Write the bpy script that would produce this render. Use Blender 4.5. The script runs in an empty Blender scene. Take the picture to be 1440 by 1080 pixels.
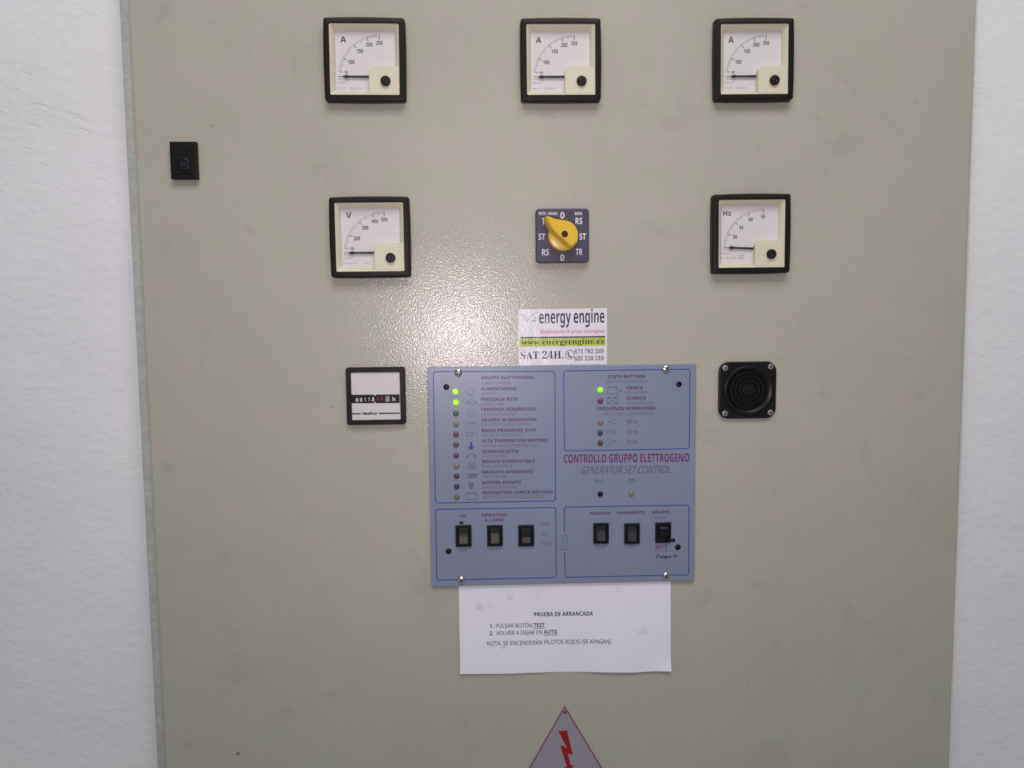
import bpy, bmesh, math, random
from mathutils import Matrix, Vector
from mathutils.geometry import tessellate_polygon

random.seed(7)
scene = bpy.context.scene
COL = scene.collection
MM = 0.001

# ------------------------------------------------------------------ camera
# millimetres: x to the right on the door, z up the door, h out of the door towards the viewer.
# The origin is the foot of the camera on the door, 720 mm straight in front of the lens.
FOCAL, DIST = 1130.0, 720.0
PITCH, YAW, ROLL = math.radians(4.78), math.radians(1.937), math.radians(-0.638)


def _rot():
    cp, sp, cy, sy, cr, sr = (math.cos(PITCH), math.sin(PITCH), math.cos(YAW), math.sin(YAW), math.cos(ROLL), math.sin(ROLL))
    rx = Matrix(((1, 0, 0), (0, cp, sp), (0, -sp, cp)))
    ry = Matrix(((cy, 0, -sy), (0, 1, 0), (sy, 0, cy)))
    rz = Matrix(((cr, -sr, 0), (sr, cr, 0), (0, 0, 1)))
    return ry @ rx @ rz


ROT = _rot()
cam_data = bpy.data.cameras.new('camera')
cam_data.sensor_width = 36.0
cam_data.lens = FOCAL / 1440.0 * 36.0
cam_data.clip_start, cam_data.clip_end = 0.01, 50.0
cam = bpy.data.objects.new('camera', cam_data)
COL.objects.link(cam)
to_world = Matrix(((1, 0, 0), (0, 0, -1), (0, 1, 0)))
cam.matrix_world = Matrix.Translation((0, -DIST * MM, 0)) @ (to_world @ ROT).to_4x4()
scene.camera = cam

# ------------------------------------------------------------------ world and lamps
world = bpy.data.worlds.new('World')
scene.world = world
world.use_nodes = True
bg = world.node_tree.nodes['Background']
bg.inputs[0].default_value = (0.93, 0.95, 1.0, 1)
bg.inputs[1].default_value = 0.23


def area(name, loc, target, power, size, size_y=None, color=(1, 1, 1), shape='RECTANGLE'):
    d = bpy.data.lights.new(name, 'AREA')
    d.energy, d.color, d.shape, d.size = power, color, shape, size
    if size_y:
        d.size_y = size_y
    o = bpy.data.objects.new(name, d)
    COL.objects.link(o)
    o.location = loc
    o.rotation_euler = (Vector(target) - Vector(loc)).to_track_quat('-Z', 'Y').to_euler()
    return o


area('ceiling_lamp', (0.10, -1.05, 1.35), (0.05, 0.0, -0.1), 16.0, 1.3, 0.7, (1.0, 0.985, 0.97))
flash = area('phone_flash', (-0.045, -0.72, -0.030), (0.06, 0.0, 0.12), 0.62, 0.011, None, (1.0, 0.86, 0.95), 'DISK')
flash.data.spread = math.radians(105)

scene.view_settings.view_transform = 'Standard'
scene.view_settings.look = 'None'
scene.view_settings.gamma = 1.0
scene.view_settings.use_curve_mapping = False
scene.view_settings.exposure = 0.0
scene.render.engine = 'CYCLES'
scene.cycles.use_denoising = True
scene.cycles.max_bounces = 6
scene.cycles.filter_width = 1.7

# ------------------------------------------------------------------ lettering outlines (1000 units to the em)
GLYPHS = {
    'serif': ' 175:\n.180:89,-9 74,-7 60,1 51,15 48,36 51,57 60,71 74,79 89,81 106,79 119,71 129,57 132,36 129,15 119,1 106,-7\n0376:188,-7 133,1 91,24 60,61 39,111 27,171 23,241 27,311 39,371 60,420 91,456 133,479 189,486 242,479 283,456 314,419 336,370 348,310 353,240 348,171 336,110 314,61 283,24 241,1|188,37 219,50 237,91 246,155 248,240 246,326 237,390 219,429 189,443 157,429 139,390 130,326 127,240 130,155 139,91 157,50\n1376:65,0 65,36 120,36 135,38 146,45 152,58 154,79 154,416 108,365 87,351 67,346 52,349 40,359 31,375 28,396 74,412 101,426 132,447 179,482 254,482 254,79 256,61 261,47 271,38 288,36 343,36 343,0\n2376:24,0 24,69 123,171 160,210 187,245 206,277 218,307 224,338 226,371 223,405 212,427 196,441 174,445 145,438 126,416 116,380 112,329 77,333 50,344 32,365 26,396 30,419 43,441 63,459 92,474 129,483 174,486 240,479 288,456 318,421 328,375 326,352 319,329 308,306 291,281 238,220 154,138 87,74 244,74 263,77 279,86 292,101 300,120 305,141 345,141 341,0\n3376:163,-7 117,-4 81,5 53,18 34,35 23,54 19,74 23,96 36,113 54,123 76,126 82,89 99,62 125,46 158,40 180,42 199,49 216,61 230,79 238,105 241,139 234,174 214,202 181,221 137,227 95,227 95,269 140,269 178,275 204,296 220,327 225,367 221,400 211,424 193,440 169,445 148,441 133,430 122,413 116,391 111,341 75,345 47,356 30,374 24,401 34,434 62,461 108,480 173,486 237,479 286,458 317,423 328,377 320,335 298,301 265,275 225,256 252,249 279,238 305,222 326,201 340,174 345,138 341,101 329,70 312,44 288,25 261,10 230,1 197,-5\n4376:121,0 121,36 140,36 161,38 179,44 191,58 195,84 195,125 9,125 9,166 199,480 293,480 293,169 363,169 363,125 293,125 293,84 297,58 309,44 327,38 348,36 357,36 357,0|56,169 195,169 195,287 196,351 199,416 189,394 174,366 158,338 146,319\n5376:165,-7 119,-4 84,5 58,18 40,35 30,54 27,75 31,95 42,109 59,118 81,121 82,102 88,83 97,66 111,52 130,43 154,40 176,43 195,50 212,63 226,83 234,111 237,148 231,192 213,223 184,241 146,247 103,243 71,235 40,247 62,480 316,480 319,357 281,357 275,380 267,399 258,404 244,406 105,406 94,281 126,288 168,291 238,282 293,256 328,211 340,148 336,108 324,75 306,48 282,27 255,12 226,1 195,-5\n6376:197,-7 150,-1 109,18 76,49 51,93 35,151 30,222 33,275 42,325 57,370 77,409 104,441 137,466 176,481 222,486 261,484 291,476 313,464 329,449 338,431 340,412 336,393 322,376 298,364 260,360 256,400 251,419 243,434 232,443 216,447 180,435 152,401 134,345 125,269 161,286 186,292 218,294 273,285 315,258 343,214 352,155 342,90 313,38 264,5|199,38 222,44 239,64 251,98 255,148 250,196 238,228 219,247 193,253 174,251 154,243 137,232 125,221 131,138 147,81 170,48\n7376:111,0 289,406 113,406 86,398 74,372 70,338 30,338 33,480 353,480 353,447 168,0\n8376:183,-7 132,-2 91,11 60,31 38,57 25,88 20,122 27,162 47,193 79,219 119,242 83,267 57,296 41,327 36,364 39,395 50,423 70,449 99,469 140,482 191,486 254,478 299,453 325,415 334,369 328,333 310,305 281,282 244,260 296,230 330,199 349,166 355,127 344,71 310,29 256,2|203,283 224,298 239,317 247,340 250,370 248,389 243,407 234,423 222,436 206,444 187,447 163,442 145,426 134,402 130,372 135,341 149,318 172,300|187,32 218,37 241,55 257,82 262,116 256,146 239,170 208,192 164,216 143,199 126,178 115,152 111,120 116,84 132,56 156,38\n9376:152,-7 116,-4 88,4 67,17 53,33 45,51 42,69 44,83 50,94 61,102 75,107 87,80 103,56 126,41 156,36 194,48 223,84 242,145 251,230 234,212 212,198 186,188 155,185 103,194 60,220 33,264 24,324 28,369 42,409 64,441 95,466 133,481 177,486 223,480 264,463 298,433 323,390 340,332 345,261 343,207 334,157 321,111 301,72 274,39 241,14 200,-2|184,233 206,236 224,245 239,260 251,278 245,352 231,403 209,432 181,441 156,434 137,413 125,377 121,328 125,286 137,257 156,239\nA437:-9,0 -9,18 9,21 24,30 36,47 49,75 206,466 224,465 384,87 411,34 425,22 443,18 443,0 229,0 229,18 270,25 283,46 273,81 253,132 103,132 79,71 76,59 75,48 87,26 124,18 128,18 128,0|113,161 242,161 177,319\nH523:15,0 15,17 45,22 62,32 72,50 75,81 75,379 71,406 62,424 44,434 16,439 16,455 242,455 242,439 204,432 193,425 187,415 183,400 182,379 182,251 342,251 342,379 337,415 331,425 320,432 282,439 282,455 507,455 507,439 478,434 461,424 452,407 449,379 449,81 452,52 461,33 478,22 507,17 507,0 282,0 282,17 311,21 329,31 339,49 342,81 342,221 182,221 182,81 185,50 194,32 212,22 242,17 242,0\nM634:14,0 14,17 43,22 61,32 72,50 75,79 75,382 74,402 71,416 64,426 53,432 15,439 15,455 185,455 317,142 449,455 617,455 617,439 590,433 573,423 563,405 560,378 560,85 561,61 565,43 571,31 582,23 596,19 617,17 617,0 396,0 396,17 433,25 443,32 450,44 453,61 455,83 455,399 288,0 270,0 105,389 105,80 109,48 120,30 139,20 169,17 169,0\nS390:43,-11 43,158 62,158 83,94 111,50 149,24 197,15 231,20 257,36 273,60 279,89 265,129 225,160 163,191 112,221 77,253 56,289 50,332 54,370 67,403 88,429 115,449 148,462 185,466 229,461 282,448 291,446 300,445 313,450 320,466 339,466 339,319 322,319 310,354 293,385 272,410 248,429 222,441 194,445 163,440 140,426 125,406 120,380 124,356 137,336 159,319 189,303 253,273 290,253 317,233 337,211 350,188 357,162 359,133 354,93 339,58 314,29 281,8 240,-6 192,-10 158,-8 126,1 98,9 85,12 75,11 69,7 61,-11\nT423:92,0 92,17 123,21 142,31 152,50 156,81 156,433 149,433 102,426 65,403 41,367 29,318 11,318 11,455 410,455 410,317 394,317 381,368 357,404 319,426 269,433 263,433 263,81 267,49 276,30 296,21 328,17 328,0\na344:255,-10 232,-7 216,1 205,15 200,35 151,2 95,-9 64,-4 40,11 25,34 20,63 31,104 63,136 119,164 199,190 199,241 196,266 187,282 171,292 148,296 115,290 104,274 113,257 121,243 123,231 120,215 110,202 95,194 77,191 59,194 45,203 36,218 33,236 37,259 49,278 69,295 95,308 126,316 162,318 223,312 263,292 285,259 293,210 293,62 295,40 298,36 304,34 320,42 329,28 294,-1|151,34 174,41 187,50 199,63 199,169 164,157 138,139 123,114 118,84 126,46\nc294:156,-10 119,-5 87,11 59,35 38,68 24,106 19,150 25,196 40,237 64,271 96,297 133,313 175,319 218,314 250,298 271,275 277,245 275,228 266,215 253,207 236,204 219,207 206,216 199,230 196,251 197,261 197,271 190,290 169,297 144,290 126,269 116,235 112,187 118,123 137,76 166,48 204,38 239,47 271,72 285,60 258,30 227,8 193,-6\nd370:140,-10 107,-5 78,10 53,35 35,66 23,104 19,147 24,196 36,237 55,272 81,297 112,313 146,318 189,309 223,280 223,401 220,419 212,430 198,437 176,439 176,455 319,455 319,75 320,54 325,41 335,32 353,28 353,11 294,6 223,-10 223,39 188,2|171,28 187,31 202,41 215,56 223,76 223,242 217,257 206,270 191,278 174,281 147,273 130,250 121,210 118,153 120,98 130,58 146,36\ne301:154,-10 117,-5 85,10 58,35 37,69 24,109 19,157 24,201 38,240 59,273 87,298 120,313 157,318 209,309 249,280 274,234 283,173 283,166 117,166 123,112 138,73 164,50 199,42 237,53 270,86 285,73 258,36 228,11 193,-5|116,192 201,192 201,215 199,252 193,277 181,292 161,297 141,291 127,274 119,244 116,203\ng327:146,-140 89,-136 48,-122 22,-100 14,-75 28,-46 69,-26 35,-1 24,30 28,54 42,74 67,92 102,110 67,128 42,150 27,179 22,212 27,242 40,268 60,289 88,305 120,315 157,318 196,315 233,304 317,304 317,268 268,268 286,237 291,203 288,176 276,151 258,131 234,116 205,106 172,103 157,103 142,104 126,102 112,94 104,84 101,71 111,55 141,49 175,49 223,47 259,40 285,29 303,13 312,-9 316,-37 305,-80 272,-113 219,-133|157,124 178,130 190,146 197,173 199,211 197,249 190,276 178,292 157,297 137,292 124,276 117,249 114,211 117,173 124,146 137,130|161,-116 205,-113 238,-104 257,-88 263,-66 260,-51 249,-41 231,-36 205,-34 97,-34 79,-52 73,-73 79,-89 95,-103 122,-113\ni198:101,362 81,366 65,376 54,393 50,412 54,432 65,449 81,460 101,463 120,460 137,449 147,432 151,412 147,393 136,376 120,366|18,0 18,16 35,19 45,26 51,37 52,56 52,252 51,272 47,285 37,291 20,293 21,310 148,310 148,56 150,38 154,26 164,19 180,16 180,0\nl200:18,0 18,16 35,19 45,26 51,37 52,56 52,398 51,417 47,429 38,436 20,439 20,455 148,455 148,56 150,38 154,26 164,19 180,16 180,0\nm554:18,0 18,16 35,19 45,26 51,37 52,56 52,253 51,271 46,284 36,291 19,294 19,310 146,310 146,265 188,305 237,318 268,315 292,304 310,286 320,261 364,304 418,318 455,312 482,292 498,258 504,212 504,56 505,38 510,26 520,19 536,16 536,0 377,0 377,16 393,19 403,26 408,38 410,56 410,217 408,241 404,258 394,268 377,271 349,263 324,237 324,56 326,38 331,26 340,19 356,16 356,0 199,0 199,16 215,19 225,26 230,38 232,56 232,217 230,241 226,258 216,268 199,271 170,262 146,235 146,56 148,38 152,27 162,19 177,16 177,0\nn381:18,0 18,16 35,19 45,26 51,37 52,56 52,253 51,271 46,284 36,291 19,294 19,310 148,310 148,267 190,306 243,318 281,312 309,292 325,258 330,212 330,56 332,38 337,26 347,19 363,16 363,0 202,0 202,16 207,16 228,26 235,56 235,217 234,241 229,258 219,268 203,271 173,262 148,235 148,56 149,38 154,26 164,19 180,16 180,0\no337:169,-10 127,-5 90,11 60,37 38,70 24,110 19,154 24,199 38,239 60,272 90,297 127,313 168,318 209,313 245,298 275,273 298,240 312,200 317,154 312,108 298,69 275,36 245,11 210,-5|169,11 193,18 209,39 214,56 217,81 220,154 217,227 208,271 192,292 169,299 144,292 128,271 120,227 117,154 120,82 123,56 128,39 144,18\np371:17,-139 17,-124 31,-122 40,-117 47,-110 50,-101 52,-64 52,243 51,269 46,283 37,291 19,295 19,310 143,310 143,263 160,287 180,305 203,315 230,319 264,314 293,298 317,274 335,241 346,203 350,160 346,113 334,72 316,38 291,12 261,-5 227,-10 183,1 148,32 148,-58 152,-99 158,-110 167,-118 197,-123 197,-139|195,28 222,36 239,59 249,99 253,154 250,208 241,248 225,270 199,278 171,267 148,235 148,69 167,38\nr288:18,0 18,16 35,19 45,26 51,37 52,56 52,252 51,273 46,285 37,291 20,293 21,310 146,310 146,252 165,280 187,301 210,314 233,318 258,315 275,304 286,287 289,266 287,248 278,234 265,225 248,222 233,224 222,231 207,250 199,257 189,260 175,255 162,241 152,220 149,192 149,56 152,37 159,25 173,19 197,16 197,0\ns288:151,-10 122,-6 87,6 73,9 60,4 51,-9 36,-9 36,105 53,105 66,68 87,39 112,21 140,15 162,18 179,27 189,40 192,58 183,84 156,105 107,130 76,148 54,169 41,193 37,220 44,259 65,291 98,312 141,319 166,316 199,308 206,306 213,305 223,308 230,319 244,319 244,222 228,222 215,254 196,277 174,291 149,296 130,294 116,286 108,274 105,259 107,244 115,232 128,222 146,212 191,189 221,172 241,151 253,127 257,95 250,51 228,18 194,-3\nt228:124,-9 89,-4 66,10 53,36 48,71 48,279 20,279 20,300 88,369 112,398 129,424 144,424 144,310 208,310 208,279 144,279 144,82 146,64 149,51 157,43 168,40 189,49 206,75 222,66 205,33 182,9 155,-5\nu375:131,-10 91,-3 65,17 51,51 46,97 46,248 44,268 39,282 29,291 11,294 11,310 142,310 142,74 144,58 151,46 162,38 177,36 205,43 228,66 228,248 226,269 221,283 209,291 189,294 189,310 324,310 324,70 326,51 331,39 342,33 360,30 360,13 300,7 228,-10 228,40 209,19 186,3 160,-7\nw435:122,-10 17,265 6,284 -1,290 -11,293 -11,310 138,310 138,293 120,289 116,284 114,276 116,266 120,253 167,127 211,235 201,266 190,288 181,293 168,295 168,310 323,310 323,293 302,288 296,276 296,269 298,262 336,141 382,256 387,275 385,283 380,289 356,295 356,310 445,310 445,295 433,292 425,284 412,258 304,-10 289,-10 223,197 140,-10\ny300:52,-140 29,-137 10,-125 -3,-107 -7,-84 -4,-67 5,-53 18,-43 36,-40 51,-42 64,-49 72,-61 75,-76 74,-81 74,-87 77,-96 86,-99 99,-92 114,-74 129,-44 140,-5 36,251 25,275 15,287 8,292 -3,293 -5,293 -5,310 162,310 162,293 136,289 130,284 128,275 130,267 133,257 185,119 230,241 236,260 238,274 236,284 229,289 203,293 203,310 300,310 300,293 287,290 277,281 259,242 162,-24 145,-65 129,-96 113,-117 95,-131 76,-138',
    'bold': ' 175:\n.180:89,-9 74,-7 60,1 51,15 48,36 51,57 60,71 74,79 89,81 106,79 119,71 129,57 132,36 129,15 119,1 106,-7\n/250:7,0 185,480 243,480 64,0\n0384:191,-7 151,-3 116,10 88,30 64,59 34,137 24,240 28,312 40,373 62,421 93,457 136,480 191,487 232,483 266,471 295,450 318,422 349,344 359,240 355,168 343,107 321,59 290,23 247,1|191,75 223,85 244,116 255,168 259,240 255,312 244,363 223,395 191,405 159,395 139,363 128,312 125,240 128,168 139,117 159,86\n1384:176,0 176,277 177,323 179,373 164,358 144,340 89,296 40,357 194,480 277,480 277,0\n2384:27,0 27,71 147,192 206,254 225,278 238,300 245,322 248,345 244,370 232,388 213,398 189,402 162,398 136,389 109,373 81,353 26,418 70,451 95,465 123,476 157,484 197,486 241,482 278,469 308,449 330,423 344,392 349,357 345,319 333,284 313,252 287,220 215,148 153,90 153,85 362,85 362,0\n3384:164,-7 90,0 26,19 26,105 57,92 90,82 123,76 153,74 199,79 229,93 246,115 251,146 249,164 241,180 227,192 206,200 176,206 136,208 99,208 99,285 136,285 175,288 204,294 223,304 235,317 242,332 244,350 240,373 228,390 207,401 175,404 143,401 116,393 73,369 26,439 57,458 92,473 134,483 183,486 249,479 300,456 332,420 343,372 336,327 313,293 280,268 240,253 240,251 291,238 327,216 350,183 357,140 352,100 337,65 311,35 274,12 225,-2\n4384:216,0 216,99 11,99 11,170 222,480 315,480 315,178 373,178 373,99 315,99 315,0|101,178 216,178 216,259 217,297 219,338 220,363 218,363 205,337 189,311\n5384:162,-7 125,-5 91,0 60,8 33,19 33,107 60,95 93,85 127,78 158,76 198,81 227,94 245,118 251,152 245,184 227,206 197,220 155,224 116,221 83,214 42,235 60,480 320,480 320,394 149,394 140,300 165,304 201,306 243,302 279,289 310,269 333,240 348,204 353,161 341,91 305,38 245,4\n6384:199,-7 152,-1 110,16 75,44 47,85 29,138 24,203 25,245 30,285 38,325 51,362 69,396 93,425 124,450 162,469 209,481 264,485 297,484 328,480 328,399 301,404 271,406 218,401 178,387 151,364 132,334 122,298 117,256 121,256 137,278 160,296 188,308 225,312 282,302 325,272 353,224 362,160 351,90 318,38 266,4|197,75 224,80 245,95 259,121 264,158 260,190 248,214 228,229 199,234 178,231 160,224 145,213 134,199 127,183 124,167 126,145 132,124 142,105 157,89 175,78\n7384:75,0 255,394 18,394 18,480 362,480 362,416 181,0\n8384:192,-7 121,2 67,28 35,68 24,122 30,166 50,201 80,229 116,251 86,273 61,299 44,331 38,371 44,406 60,435 85,457 117,473 153,482 192,486 232,482 268,473 300,457 324,435 340,406 345,370 339,331 321,299 293,274 259,253 308,222 329,203 346,180 356,154 360,124 355,87 339,55 313,29 280,9 239,-3|192,296 214,307 232,321 245,339 250,363 246,383 233,399 215,408 191,412 169,408 150,399 138,383 134,363 138,340 151,322 170,308|191,68 224,72 247,84 261,103 266,127 263,144 255,159 229,184 196,204 187,209 159,193 137,175 122,153 118,128 122,104 136,85 159,72\n9384:120,-7 87,-6 55,-2 55,79 83,75 113,73 166,77 205,92 233,114 251,144 262,181 267,222 263,222 246,201 225,183 197,171 156,167 101,176 58,206 31,254 21,318 32,388 65,441 117,474 185,485 231,479 273,462 309,434 336,393 354,340 360,275 358,234 354,193 346,154 333,117 315,83 290,53 260,28 221,9 175,-3|185,244 206,247 224,255 239,266 250,280 257,295 259,311 257,333 251,355 241,374 227,390 209,400 187,404 160,399 138,383 124,357 120,320 124,288 136,265 156,249\nA463:0,0 169,482 293,482 463,0 354,0 319,114 144,114 109,0|170,199 295,199 259,311 251,340 240,375 232,407 223,374 212,336 204,311\nB451:60,0 60,480 210,480 294,473 355,453 376,437 391,416 401,389 404,358 399,320 384,289 361,266 330,255 330,251 353,245 373,234 391,220 404,199 413,173 416,139 404,81 369,37 313,9 240,0|162,289 221,289 258,293 282,304 295,321 300,345 294,368 279,384 253,393 216,396 162,396|162,84 228,84 267,88 292,102 306,122 310,149 306,173 292,192 266,205 225,209 162,209\nC428:255,-7 187,1 133,24 91,61 62,110 45,170 39,239 46,307 65,367 97,417 141,455 197,478 264,486 300,484 335,477 371,467 404,453 371,370 317,392 290,399 264,402 212,391 175,358 151,306 144,238 151,171 172,120 209,88 264,78 293,80 323,85 386,103 386,18 355,7 324,-1 291,-5\nD497:60,0 60,480 211,480 281,473 342,453 391,419 427,374 450,315 458,244 454,187 441,138 419,96 389,61 351,35 306,15 255,4 196,0|162,84 206,84 270,94 316,123 343,173 353,242 344,311 318,359 275,387 216,396 162,396\nE376:60,0 60,480 336,480 336,396 162,396 162,291 324,291 324,208 162,208 162,84 336,84 336,0\nF369:60,0 60,480 335,480 335,396 161,396 161,273 323,273 323,189 161,189 161,0\nG486:262,-7 211,-3 167,9 129,29 97,56 71,92 53,134 43,184 39,240 46,311 68,371 104,420 153,456 215,479 289,486 327,484 365,478 400,469 432,457 398,375 348,394 319,400 289,402 247,397 212,381 183,357 162,325 148,285 144,238 147,194 156,155 173,123 197,98 229,83 269,78 305,80 333,85 333,185 242,185 242,269 433,269 433,21 354,1 311,-5\nH514:60,0 60,480 162,480 162,291 352,291 352,480 453,480 453,0 352,0 352,207 162,207 162,0\nI261:21,0 21,58 80,85 80,395 21,422 21,480 240,480 240,422 181,395 181,85 240,58 240,0\nJ222:10,-141 -24,-139 -50,-134 -50,-49 -27,-54 -2,-56 15,-54 30,-49 43,-39 52,-24 58,-1 60,30 60,480 162,480 162,31 157,-25 143,-69 120,-102 89,-124 52,-137\nK446:60,0 60,480 162,480 162,260 181,288 202,316 332,480 445,480 277,267 446,0 330,0 205,202 162,171 162,0\nL380:60,0 60,480 162,480 162,84 357,84 357,0\nM633:60,0 60,480 199,480 312,113 314,113 435,480 573,480 573,0 478,0 478,227 479,279 481,335 483,375 480,375 357,0 263,0 148,376 145,376 148,336 150,278 151,223 151,0\nN546:60,0 60,480 189,480 397,120 399,120 396,187 394,253 394,480 486,480 486,0 357,0 148,363 145,363 149,294 151,226 151,0\nO535:267,-7 196,1 139,24 95,61 63,111 45,171 39,241 45,311 63,371 95,420 139,456 196,479 268,487 339,479 396,456 440,420 471,370 490,310 496,240 490,171 471,110 440,61 396,24 339,1|267,79 323,89 361,122 382,173 389,240 382,308 361,359 323,392 268,402 212,392 175,359 153,308 146,240 153,173 175,122 212,89\nP422:60,0 60,480 214,480 294,470 349,440 381,392 392,330 387,289 374,252 351,219 316,193 268,176 206,171 162,171 162,0|162,254 195,254 234,258 264,271 282,293 289,326 284,357 269,379 243,392 208,396 162,396\nQ535:363,-114 275,-7 267,-7 196,1 139,24 95,61 63,111 45,171 39,241 45,311 63,371 95,420 139,456 196,479 268,487 339,479 396,456 440,420 471,370 490,310 496,240 488,165 467,101 430,50 377,15 493,-114|267,79 323,89 361,122 382,173 389,240 382,308 361,359 323,392 268,402 212,392 175,359 153,308 146,240 153,173 175,122 212,89\nR443:60,0 60,480 200,480 285,471 345,444 380,399 392,336 388,305 379,278 365,256 346,237 325,221 302,209 443,0 330,0 216,184 162,184 162,0|162,267 195,267 238,271 267,283 283,304 289,333 283,362 266,382 236,393 193,396 162,396\nS370:167,-7 95,1 31,22 31,117 102,90 138,80 175,77 207,81 228,92 240,108 244,128 237,153 217,172 187,189 150,207 114,225 77,253 61,272 48,293 39,319 36,350 47,407 80,450 131,477 199,486 235,484 270,478 341,453 308,373 249,394 223,400 195,402 170,398 151,388 140,373 136,353 141,330 158,313 187,296 226,277 260,259 289,241 312,220 329,196 340,168 343,133 332,76 297,31 242,3\nT389:144,0 144,395 13,395 13,480 375,480 375,395 245,395 245,0\nU508:252,-7 207,-4 168,5 134,21 107,42 70,98 57,171 57,480 158,480 158,186 165,136 183,103 213,85 255,79 297,85 327,105 344,138 349,187 349,480 451,480 451,169 445,122 429,80 401,44 363,16 313,-1\nV437:163,0 0,480 103,480 193,194 200,167 211,125 218,89 225,125 236,167 243,194 334,480 437,480 273,0\nW650:122,0 0,480 100,480 161,218 170,179 179,132 185,92 191,132 199,177 207,211 277,480 373,480 443,211 450,177 459,132 465,92 471,132 480,179 488,218 549,480 649,480 527,0 412,0 347,252 342,274 335,306 328,339 324,364 321,339 314,307 308,274 302,251 238,0\nX448:0,0 159,247 10,480 122,480 226,307 327,480 437,480 286,242 448,0 332,0 220,181 109,0\nY419:159,0 159,183 0,480 110,480 210,282 310,480 419,480 260,187 260,0\nZ389:16,0 16,66 246,396 22,396 22,480 367,480 367,414 137,84 373,84 373,0\ne397:218,-7 166,-2 121,14 83,40 54,76 36,123 30,181 36,240 52,288 78,325 113,352 155,368 203,373 271,363 324,330 357,278 368,207 368,158 132,158 139,121 157,92 185,74 223,68 257,70 287,75 317,84 347,97 347,19 320,8 290,0 257,-5|134,225 274,225 269,256 257,280 235,297 204,302 178,298 156,283 141,259\ng425:189,-161 117,-156 84,-150 52,-140 52,-60 122,-81 195,-88 229,-83 253,-67 268,-41 273,-5 273,3 274,26 275,48 273,48 252,23 228,6 200,-4 169,-7 111,6 67,43 39,103 30,183 40,263 68,323 112,361 171,373 203,370 232,360 256,343 277,320 280,320 288,367 373,367 373,-1 361,-70 326,-120 269,-151|204,72 237,77 261,94 275,124 279,170 279,182 275,233 261,267 238,286 203,292 172,285 150,264 137,230 132,181 137,133 150,99 173,79\nh441:52,0 52,510 152,510 152,406 151,355 148,320 153,320 173,344 198,361 227,370 259,373 313,365 355,342 382,300 391,239 391,0 291,0 291,214 287,249 276,274 258,289 232,293 194,286 170,262 157,224 152,173 152,0\ni205:103,412 82,415 64,423 52,438 48,461 52,485 64,500 82,508 103,510 123,508 141,500 153,485 157,461 153,438 141,423 123,415|52,0 52,367 152,367 152,0\nn441:52,0 52,367 129,367 142,320 148,320 168,344 196,361 227,370 261,373 314,365 355,342 382,300 391,239 391,0 291,0 291,214 287,249 277,274 258,289 232,293 193,286 169,262 157,224 152,173 152,0\nr305:52,0 52,367 128,367 143,305 148,305 167,331 192,353 222,368 257,373 275,373 291,371 283,277 270,279 254,280 229,278 205,271 184,259 167,242 156,218 152,187 152,0\ny382:74,-161 45,-160 23,-156 23,-77 41,-79 62,-81 91,-76 112,-61 129,-40 140,-15 146,3 0,367 109,367 179,161 187,130 191,97 193,97 198,130 207,161 275,367 382,367 227,-47 201,-97 166,-133 123,-154\nz328:18,0 18,59 188,290 28,290 28,367 302,367 302,302 136,77 308,77 308,0',
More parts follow.
